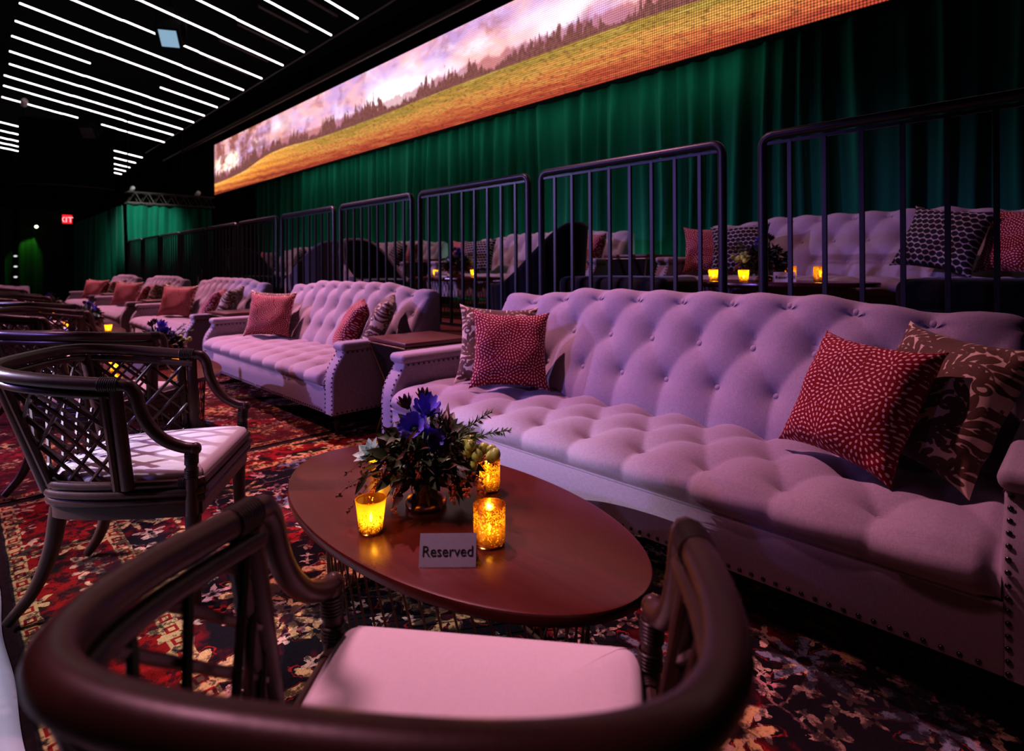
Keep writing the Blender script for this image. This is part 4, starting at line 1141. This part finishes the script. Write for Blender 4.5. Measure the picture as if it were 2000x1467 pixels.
# ------------------------------------------------------------------ railing
RY = 2.95; RT = 1.838
panels = [(-1.205, .20), (-2.742, -1.372), (-4.205, -2.822), (-5.655, -4.282), (-7.185, -5.76)]
x = -7.30
while x > -16.0: panels.append((x-1.40, x)); x -= 1.48
names = ['rightmost', 'second', 'third', 'fourth', 'fifth', 'sixth', 'seventh', 'eighth', 'ninth', 'tenth', 'eleventh']
for i, (a, b) in enumerate(panels):
    root = empty('guard_railing', ((a+b)/2, RY, PZ))
    lb = 'rightmost black metal railing panel on the platform edge' if i == 0 else f'black metal railing panel, {names[i]} from the right along the platform edge'
    tag(root, lb, 'railing', 'railing panels along the platform')
    h = (b-a)/2; H = RT-PZ; r = .0235; bend = .055
    def arc(sx): return [(sx*(h-r-bend+bend*math.sin(t)), 0, H-r-bend+bend*math.cos(t)) for t in (0, PI/8, PI/4, 3*PI/8, PI/2)]
    path = [(-h+r, 0, .003), (-h+r, 0, .5)] + arc(-1)[::-1] + arc(1) + [(h-r, 0, .5), (h-r, 0, .003)]
    MB().tube(path, r, 12).build('rail_frame', M['black_metal'], root)
    for z0, z1 in ((H-.070, H-.055), (.075, .095)): MB().box(-h+2*r, h-2*r, -.008, .008, z0, z1).build('flat_bar', M['black_metal'], root, False)
    n = 8; sp = (2*h)/(n+1)
    bal = MB().box(-.0095, .0095, -.0095, .0095, .080, H-.057).mesh('baluster', False); bal.materials.append(M['black_metal'])
    for k in range(n):
        o = bpy.data.objects.new('baluster', bal); COL.objects.link(o); o.parent = root; o.location = (-h + sp*(k+1), 0, 0)

# ------------------------------------------------------------------ platform seats
def make_tub(m_out, m_in):
    root = empty('tub_chair')
    def shell(u, v, ro, sgn):
        a = (u*2-1)*math.radians(128)           # 0 = back
        top = .39 + .49*sstep(math.radians(112), math.radians(14), abs(a))
        flare = 1 + .18*v*(top-.2)
        r = ro*flare
        return (-r*math.cos(a)*1.02, r*math.sin(a)*.98, .10 + (top-.10)*v)
    o = MB(); n, m = 40, 10
    o.grid(lambda u, v: shell(u, v, .40, 1), n, m)
    i_ = MB().grid(lambda u, v: shell(u, v, .335, 1), n, m, flip=True)
    # rim joins them
    k = len(o.v); o2 = MB().merge(o)
    rim = MB()
    vs = [shell(i/(n-1), 1, .40, 1) for i in range(n)] + [shell(i/(n-1), 1, .335, 1) for i in range(n)]
    rim.tube([Vector(vs[i]).lerp(Vector(vs[n+i]), .5) for i in range(n)], .034, 10)
    o.merge(rim)
    for u in (0, 1): o.tube([Vector(shell(u, v/8, .3675, 1)) for v in range(9)], .034, 8)
    o.build('outer_shell', m_out, root); i_.build('inner_back', m_in, root)
    MB().lathe([(.30, .09), (.345, .11), (.352, .38), (.335, .415), (.25, .43), (.02, .435)], 30).build('seat_cushion', m_in, root)
    lg = MB().lathe([(.018, .12), (.012, .001)], 8)
    for sx in (-1, 1):
        for sy in (-1, 1): lg.build('leg', M['black_wood'], root, loc=(sx*.22, sy*.22, 0))
    return root
def place_tub(t, x, y, rz, lb, sc=1.1):
    t.location = (x, y, PZ); t.rotation_euler = (0, 0, math.radians(rz)); t.scale = (sc,)*3; tag(t, lb, 'tub chair', 'tub chairs on the platform')
tub = make_tub(M['velvet_charcoal'], M['velvet_charcoal'])
place_tub(tub, -3.28, 3.46, 196, 'charcoal high-backed tub chair on the platform, centre, turned to the left', 1.0)
place_tub(make_tub(M['velvet_mauve'], M['velvet_charcoal']), -5.85, 3.52, 8, 'mauve-grey tub chair on the platform, left of the wire table', 1.0)
t2 = make_tub(M['velvet_mauve'], M['velvet_mauve']); place_tub(t2, -7.5, 3.55, 190, 'grey tub chair on the platform right of the third platform table', 1.0)
t3 = copy_tree(tub); place_tub(t3, -9.9, 3.55, 8, 'dark tub chair on the platform left of the third platform table', 1.0)
t4 = copy_tree(tub); place_tub(t4, -11.0, 3.45, 190, 'far dark tub chair near the end of the platform', 1.0)
def make_ottoman(L, W, H, lb, x, y):
    root = empty('ottoman', (x, y, PZ)); tag(root, lb, 'ottoman', 'black ottomans on the platform')
    MB().rbox(-L/2, L/2, -W/2, W/2, .05, H*.70, .03, 3).build('upholstered_body', M['velvet_charcoal'], root)
    MB().rbox(-L/2-.006, L/2+.006, -W/2-.006, W/2+.006, H*.70, H, .05, 4).build('top_cushion', M['velvet_charcoal'], root)
    MB().tube([(sx*(L/2), sy*(W/2), H*.70) for sx, sy in ((-1,-1),(1,-1),(1,1),(-1,1))], .007, 6, closed=True).build('piping', M['velvet_charcoal'], root)
    for sx in (-1, 1):
        for sy in (-1, 1): MB().lathe([(.022, .055), (.016, .001)], 8).build('foot', M['black_wood'], root, loc=(sx*(L/2-.06), sy*(W/2-.06), 0))
make_ottoman(.86, .50, .485, 'low black ottoman on the platform, left of the rightmost platform table', -2.33, 3.42)
make_ottoman(1.05, .52, .490, 'large black ottoman on the platform at the right edge', -.13, 3.42)

# ------------------------------------------------------------------ LED wall and curtains
CY_ = 6.0
sr = empty('led_wall', (-19.9, CY_, 3.53)); tag(sr, 'long LED screen high above the green curtain showing a burning field landscape', 'screen')
MB().add([(0, 0, 0), (SCL, 0, 0), (SCL, 0, SCH), (0, 0, SCH)], [(0, 1, 2, 3)]).build('display', M['led'], sr, False)
MB().box(-.02, SCL+.02, .012, .12, -.02, SCH+.02).build('casing', M['black'], sr, False)
# hangers fix it to the ceiling
hg = MB()
for k in range(8): hg.tube([(.8+k*2.9, .07, SCH), (.8+k*2.9, .07, 5.95-3.53)], .02, 6)
hg.build('hanger', M['black'], sr)
def drape(name, p0, p1, z0, z1, pitch, depth, seed, mat, label, cat='curtain', kindw=1., per=9):
    rn = random.Random(seed); a, b = Vector(p0), Vector(p1); L = (b-a).length; t = (b-a)/L; n = Vector((t.y, -t.x, 0))
    m = max(12, int(L/pitch*per)); ph = [rn.uniform(0, 6.28) for _ in range(8)]
    def off(s, v):
        w = s + .30*pitch*math.sin(s/pitch*1.3+ph[0]) + .5*pitch*math.sin(s/pitch*.37+ph[1])
        f = math.sin(2*PI*w/pitch) + .35*math.sin(4*PI*w/pitch+ph[2]) + .6*math.sin(2*PI*w/pitch*.53+ph[3]+v*1.2)
        return depth*(f)*(.55+.45*v) + depth*.5*math.sin(s*1.1+ph[4])*v
    def fn(u, v):
        s = u*L; vv = 1-v; q = a + t*(s + .02*math.sin(v*5+s*3)) + n*off(s, 1-v)
        return (q.x, q.y, z0 + (z1-z0)*v)
    o = MB().grid(fn, m, 14).build(name, mat, angle=180)
    return tag(o, label, cat)
drape('stage_curtain', (1.5, 6.15, 0), (-16.8, 6.15, 0), PZ+.001, 3.62, .27, .075, 4, M['green'], 'long dark green velvet curtain hanging under the LED screen behind the platform')
drape('stage_curtain', (-17.05, 3.10, 0), (-17.05, 5.1, 0), .002, 2.78, .25, .085, 9, M['green'], 'brightly lit green curtain across the far end of the platform')
drape('stage_curtain', (-17.05, 3.02, 0), (-25.5, 3.02, 0), .002, 2.78, .42, .06, 12, M['green'], 'dim green curtain running along the far wall behind the last sofas')
drape('stage_curtain', (-26.3, .6, 0), (-26.3, 2.8, 0), .002, 3.3, .34, .06, 15, M['dark_drape'], 'dark curtain at the far left end, washed by a small green spotlight')
# lighting truss over the far curtain
tr = empty('lighting_truss', (-17.1, 4.1, 2.80)); tag(tr, 'dark lighting truss on top of the brightly lit far curtain', 'truss')
mb = MB()
for dx, dz in ((-.15, .03), (.15, .03), (-.15, .30), (.15, .30)): mb.tube([(dx, -1.02, dz), (dx, 1.02, dz)], .025, 6)
for k in range(7):
    y0 = -1.0+k*.285
    for dx in (-.15, .15): mb.tube([(dx, y0, .03), (dx, y0+.15, .30)], .012, 5); mb.tube([(dx, y0+.15, .30), (dx, y0+.29, .03)], .012, 5)
    mb.tube([(-.15, y0, .30), (.15, y0+.2, .30)], .012, 5); mb.tube([(-.15, y0, .03), (.15, y0+.2, .03)], .012, 5)
M['truss'] = plain('grey_truss', (.045, .033, .033), .5, .3)
mb.build('truss_frame', M['truss'], tr)
mb = MB()
for y0 in (-.95, .3): mb.tube([(-.15, y0, .3), (-.15, y0, 3.15)], .015, 6)
mb.build('hanging_rod', M['black'], tr)

# ------------------------------------------------------------------ ceiling lights
DX, DZ = -.17507, -.12932            # the tubes lean: change of x and z per metre of y
def zat(y): return 4.868 + (y-4.3)*DZ
TUBES = [(-7.64, .76, 4.30), (-8.48, .76, 4.30), (-9.47, .76, 4.30), (-10.35, .76, 4.30), (-11.36, .76, 4.30), (-12.36, .72, 4.30), (-13.25, .72, 4.30), (-13.68, .72, 1.90), (-14.09, 3.12, 4.32),
    (-15.07, .74, 4.33), (-15.94, .78, 4.33), (-16.93, .75, 4.33), (-17.84, .78, 4.33), (-19.0, .80, 4.38), (-22.08, .1, 4.45), (-23.34, .1, 4.50), (-24.5, .1, 4.55), (-25.47, .1, 4.59), (-26.39, .1, 4.62)]
tl = ['first', 'second', 'third', 'fourth', 'fifth', 'sixth', 'seventh', 'eighth', 'short', 'ninth', 'tenth', 'eleventh', 'twelfth', 'thirteenth', 'fourteenth', 'fifteenth', 'sixteenth', 'seventeenth', 'last']
YREF = [4.28, 4.29, 4.29, 4.28, 4.30, 4.32, 4.34, 1.9, 4.35, 4.35, 4.34, 4.34, 4.38, 4.43, 4.47, 4.51, 4.58, 4.59, 4.62]
for i, ((xe, y0, y1), yr) in enumerate(zip(TUBES, YREF)):
    root = empty('ceiling_light_tube', (xe, y1, 0)); L = y1-y0
    nm = 'short white light tube near the curtain end of the ceiling rows' if tl[i] == 'short' else f'white ceiling light tube, {tl[i]} of the rows counting away from the camera'
    tag(root, nm, 'light tube', 'white light tubes under the ceiling')
    P = lambda y: (DX*(y-yr) , y-y1, zat(y))
    segs = max(1, round(L/1.25)); d = L/segs
    for k in range(segs):
        a, b = y0+k*d+.006, y0+(k+1)*d-.006; j = .004*((k % 2)*2-1)
        p, q = Vector(P(a)), Vector(P(b)); p.z += j; q.z += j
        MB().tube([p, q], .0128, 8).build('lit_tube', M['tube_on'], root)
    for y in (y0+.02, (y0+y1)/2, y1-.02):
        p = Vector(P(y)); MB().tube([p+Vector((0, 0, .010)), (p.x, p.y, 5.952)], .004, 5).build('suspension_wire', M['black'], root)
for i, (xe, y0, y1) in enumerate([(-7.9, 3.05, 3.6), (-8.1, 3.4, 4.2), (-9.0, 3.3, 4.15), (-9.9, 3.3, 4.2), (-10.8, 3.3, 4.2), (-11.8, 3.4, 4.2), (-12.7, 3.4, 4.2), (-13.6, 3.0, 4.0)]):
    root = empty('unlit_ceiling_tube', (xe, y1, 0)); tag(root, f'dim unlit reddish tube between lit ceiling rows, {ORD[i] if i < 5 and i else ["nearest","","","","","sixth","seventh","eighth"][i]} from the camera', 'light tube', 'unlit tubes under the ceiling')
    P = lambda y: (DX*(y-y1), y-y1, zat(y)+.14)
    MB().tube([P(y0), P(y1)], .02, 8).build('tube', M['tube_off'], root)
    for y in (y0+.05, y1-.05): MB().tube([P(y), (*P(y)[:2], 5.952)], .004, 5).build('suspension_wire', M['black'], root)
# black hanging screen that hides part of the farthest tubes
bx = empty('hanging_panel', (-20.8, 2.35, 0)); tag(bx, 'large black hanging panel among the farthest ceiling tubes', 'ceiling panel')
def bp(u, v):
    y = -1.10 + 2.20*u; return (.35*(1-(u*2-1)**2), y, 3.55 + v*1.85)
MB().grid(bp, 24, 8).build('black_scrim', M['skirt'], bx, angle=180)
MB().tube([bp(i/20, 0) for i in range(21)], .02, 8).build('bottom_pipe', M['tube_off'], bx)
MB().tube([(0, -1, 5.3), (0, -1, 5.952)], .01, 6).tube([(0, 1, 5.3), (0, 1, 5.952)], .01, 6).build('hanging_rod', M['black'], bx)
# pipes running along the ceiling
for nm, y, z, r, lb in (('ceiling_pipe', 5.05, 4.80, .05, 'thick dark pipe along the ceiling above the LED screen'), ('ceiling_pipe', 4.52, 5.0, .012, 'thin dark pipe along the ends of the ceiling tubes')):
    mb = MB().tube([(-22, y, z), (2, y, z)], r, 10)
    root = empty(nm, (-10, y, z)); tag(root, lb, 'pipe')
    mb2 = MB().tube([(-12, 0, 0), (12, 0, 0)], r, 10); mb2.build('pipe', M['tube_off'], root)
    for k in range(9): MB().tube([(-11+k*2.7, 0, r*.8), (-11+k*2.7, 0, 5.952-z)], .008, 5).build('hanger', M['black'], root)
# moving head lamps
def make_lamp(lens):
    root = empty('stage_light')
    MB().rbox(-.11, .11, -.07, .07, .33, .42, .015, 2).build('ceiling_base', M['black'], root)
    y = MB()
    for sy in (-1, 1): y.rbox(-.03, .03, sy*.20-.02, sy*.20+.02, -.04, .30, .01, 2)
    y.rbox(-.04, .04, -.22, .22, .28, .34, .015, 2); y.build('yoke', M['black'], root)
    Mx = Matrix.Rotation(math.radians(48), 4, 'Y')
    hd = MB().rbox(-.20, .16, -.16, .16, -.17, .17, .02, 2, Mx)
    for k in range(5): hd.box(-.19+k*.05, -.175+k*.05, -.166, .166, -.176, .176, Mx)
    b = hd.build('lamp_head', M['black'], root)
    MB().rbox(.162, .172, -.125, .125, -.14, .14, .004, 1, Mx).build('lens', lens, b)
    MB().tube([(0, 0, .42), (0, 0, 1.0)], .012, 6).build('hanging_rod', M['black'], root)
    return root
M['lens_off'] = plain('dark_lens', (.05, .05, .055), .3)
l0 = make_lamp(M['lens']); l0.location = (-10.2, 2.45, 4.88); l0.rotation_euler = (0, 0, math.radians(-28)); tag(l0, 'square stage light with a glowing blue lens among the ceiling tubes', 'stage light')
l1 = make_lamp(M['lens_off']); l1.location = (-18.2, 2.50, 4.80); l1.rotation_euler = (0, 0, math.radians(-30)); l1.scale = (1.15,)*3; tag(l1, 'dark switched-off stage light hanging in front of the far tubes', 'stage light')
def small_spot(loc, sc, lb, rz=0):
    root = empty('small_spotlight', loc, rz); root.scale = (sc,)*3
    MB().lathe([(.03, -.10), (.05, -.08), (.055, .06), (.04, .10)], 14, Matrix.Rotation(math.radians(70), 4, 'Y')).build('lamp_can', M['card'], root)
    MB().tube([(0, 0, .05), (0, 0, .30)], .01, 6).build('bracket', M['black'], root)
    tag(root, lb, 'spotlight')
small_spot((-18.1, 1.2, 5.2), 1.3, 'small pale spotlight at the left of the far ceiling tubes'); 
small_spot((-17.0, 4.7, 3.18), 1.1, 'small pale spotlight on top of the far truss, right side'); small_spot((-17.0, 3.2, 3.18), 1.0, 'small pale spotlight on top of the far truss, left corner')

# far wall items
ex = empty('exit_sign', (-28.6, 3.06, 3.15), 0); tag(ex, 'small red glowing EXIT sign on the far wall', 'exit sign')
MB().rbox(-.19, 0, -.30, .30, -.20, .20, .015, 2).build('sign_housing', M['black'], ex)
MB().box(.001, .006, -.27, .27, -.17, .17).build('sign_face', M['red_exit'], ex, False)
et = text_mesh('EXIT', .30, 'exit_lettering'); et.materials.clear(); et.materials.append(M['exit_text'])
o = bpy.data.objects.new('lettering', et); COL.objects.link(o); o.parent = ex; o.rotation_euler = (PI/2, 0, PI/2); o.location = (.012, 0, -.03)
gl = empty('wall_lamp', (-26.05, 2.03, 2.72)); tag(gl, 'tiny bright lamp throwing green light down the far left curtain', 'lamp')
MB().lathe([(.04, .06), (.06, .03), (.06, -.05)], 12).build('lamp_can', M['black'], gl)
MB().ball((.05, 0, -.06), .05, 10, 6).build('bulb', M['amber_dot'], gl)
MB().tube([(0, 0, .05), (0, 0, 3.2)], .01, 6).build('hanging_rod', M['black'], gl)
for k, (z, lb) in enumerate(((1.62, 'top one of three tiny white lights stacked at the far left'), (1.26, 'middle one of three tiny white lights stacked at the far left'), (.90, 'bottom one of three tiny white lights stacked at the far left'))):
    r_ = empty('marker_light', (-26.0, 1.47, z)); tag(r_, lb, 'light', 'tiny white lights at the far left')  # small white marker light on the post
    MB().rbox(-.02, 0, -.07, .07, -.05, .05, .008, 2).build('housing', M['black'], r_); MB().ball((.004, 0, 0), .04, 10, 6, (.4, 1.4, .8)).build('lamp_face', M['white_dot'], r_)
# the post those lights are fixed to
tag(MB().box(-26.12, -26.022, 1.40, 1.54, 0, 5.95).build('support_post', M['wall'], smooth=False), 'black post carrying three tiny white lights at the far left', 'post')

# ------------------------------------------------------------------ lights
def area(name, loc, target, size, power, color, sy=None, spread=180):
    l = bpy.data.lights.new(name, 'AREA'); l.energy = power; l.color = color; l.size = size; l.spread = math.radians(spread)
    if sy: l.shape = 'RECTANGLE'; l.size_y = sy
    o = bpy.data.objects.new(name, l); COL.objects.link(o); o.location = loc
    o.rotation_euler = (Vector(target)-Vector(loc)).to_track_quat('-Z', 'Y').to_euler(); return o
def spot(name, loc, target, power, color, angle=45, blend=.4, rad=.05):
    l = bpy.data.lights.new(name, 'SPOT'); l.energy = power; l.color = color; l.spot_size = math.radians(angle); l.spot_blend = blend; l.shadow_soft_size = rad
    o = bpy.data.objects.new(name, l); COL.objects.link(o); o.location = loc
    o.rotation_euler = (Vector(target)-Vector(loc)).to_track_quat('-Z', 'Y').to_euler(); return o
PINK = (1., .43, .61)
for k, x in enumerate((-1.5, -4.9, -8.3, -11.7, -15.)):
    spot('pink_downlight', (x-2.2, 1.75, 5.2), (x+(.1 if k else -.12), 2.0, .3), [880, 1500, 1350, 1250, 1150][k], PINK, 44, .8, .05)
spot('pink_chair_light', (-2.6, -.9, 4.9), (-.85, .50, .45), 520, PINK, 27, .8, .45)
for k, x in enumerate((-1.5, -5.1, -8.7, -12.4)):
    spot('platform_downlight', (x-1.6, 3.1, 5.6), (x, 5.1, .8), [260, 420, 400, 350][k], PINK, 50, .8, .1)
spot('lavender_side_light', (-9.5, -4.5, 3.6), (-5.6, 1.8, .3), 1700, (.50, .40, 1.), 46, .7, .03)
spot('lavender_front_light', (-4.4, -4.2, 3.0), (-2.3, 2.4, .66), 700, (.36, .24, 1.), 31, .9, .1)
spot('chair_key_light', (-4.6, -2.5, 2.3), (-2.42, .62, .45), 900, (.92, .78, 1.), 19, .6, .008)
spot('green_wash', (-13.8, 2.4, 3.9), (-17.05, 3.5, 2.3), 1000, (.8, 1., .9), 30, .9, .08)
area('curtain_low_fill', (-9.2, 5.86, .66), (-9.2, 6.35, 2.4), 12.4, 58, (.6, 1., .85), .08)  # unseen area light added behind the sofas to brighten the curtain
area('curtain_top_fill', (-8.0, 5.75, 3.45), (-8.0, 6.4, 2.0), 11., 22, (.6, 1., .85), .08)  # added area light, brightens the curtain from above
spot('green_spot', (-25.9, 2.03, 2.62), (-26.35, 1.75, 1.5), 90, (.25, 1., .15), 50, .6, .03)
for x in (-4.6, -7.9, -11.2): spot('pink_chair_light', (x-1.2, -1.0, 4.9), (x, .6, .6), 420, PINK, 44, .8, .2)  # added spots that lift the far chairs
spot('cloth_fill', (-3.6, -2.6, 3.2), (-2.5, .0, 0), 420, (.80, .74, 1.), 30, .7, .05)  # fill spot added to keep the floor cloth bright
spot('bouquet_fill', (-2.0, -1.4, 4.6), (-1.37, .95, .62), 420, (1., .70, .74), 11, .9, .15)  # narrow fill added so the flowers read brighter
spot('far_pink_fill', (-16.2, -.2, 4.4), (-18.0, .2, .6), 420, PINK, 50, .8, .1)  # added fill for the sofa at the far left end
spot('far_curtain_wash', (-18.2, 1.9, 2.9), (-20.5, 3.0, 1.2), 22, (.6, 1., .85), 75, .9, .1)
w = bpy.data.worlds.new('dark_room'); SC.world = w; w.use_nodes = True
w.node_tree.nodes['Background'].inputs[0].default_value = (.40, .26, .36, 1); w.node_tree.nodes['Background'].inputs[1].default_value = .004

# ------------------------------------------------------------------ camera
TH = .006; AL = math.atan(1086/1111.)
a_ = Vector((-math.cos(AL), math.sin(AL), 0)); r_ = Vector((math.sin(AL), math.cos(AL), 0)); up = Vector((0, 0, 1))
u_ = r_*math.cos(TH) - up*math.sin(TH); v_ = r_*math.sin(TH) + up*math.cos(TH)
cd = bpy.data.cameras.new('camera'); cam = bpy.data.objects.new('camera', cd); COL.objects.link(cam)
Mx = Matrix((u_, v_, -a_)).transposed().to_4x4(); Mx.translation = (0, 0, 1.16); cam.matrix_world = Mx
cd.sensor_width = 36; cd.lens = 1111/2000*36; cd.shift_y = -(733.5-520.5)/2000; cd.clip_start = .02; cd.clip_end = 100
cd.dof.use_dof = True; cd.dof.focus_distance = 1.95; cd.dof.aperture_fstop = 2.8
SC.camera = cam
SC.view_settings.view_transform = 'Standard'
SC.view_settings.look = 'Medium High Contrast'
SC.view_settings.exposure = 0.12
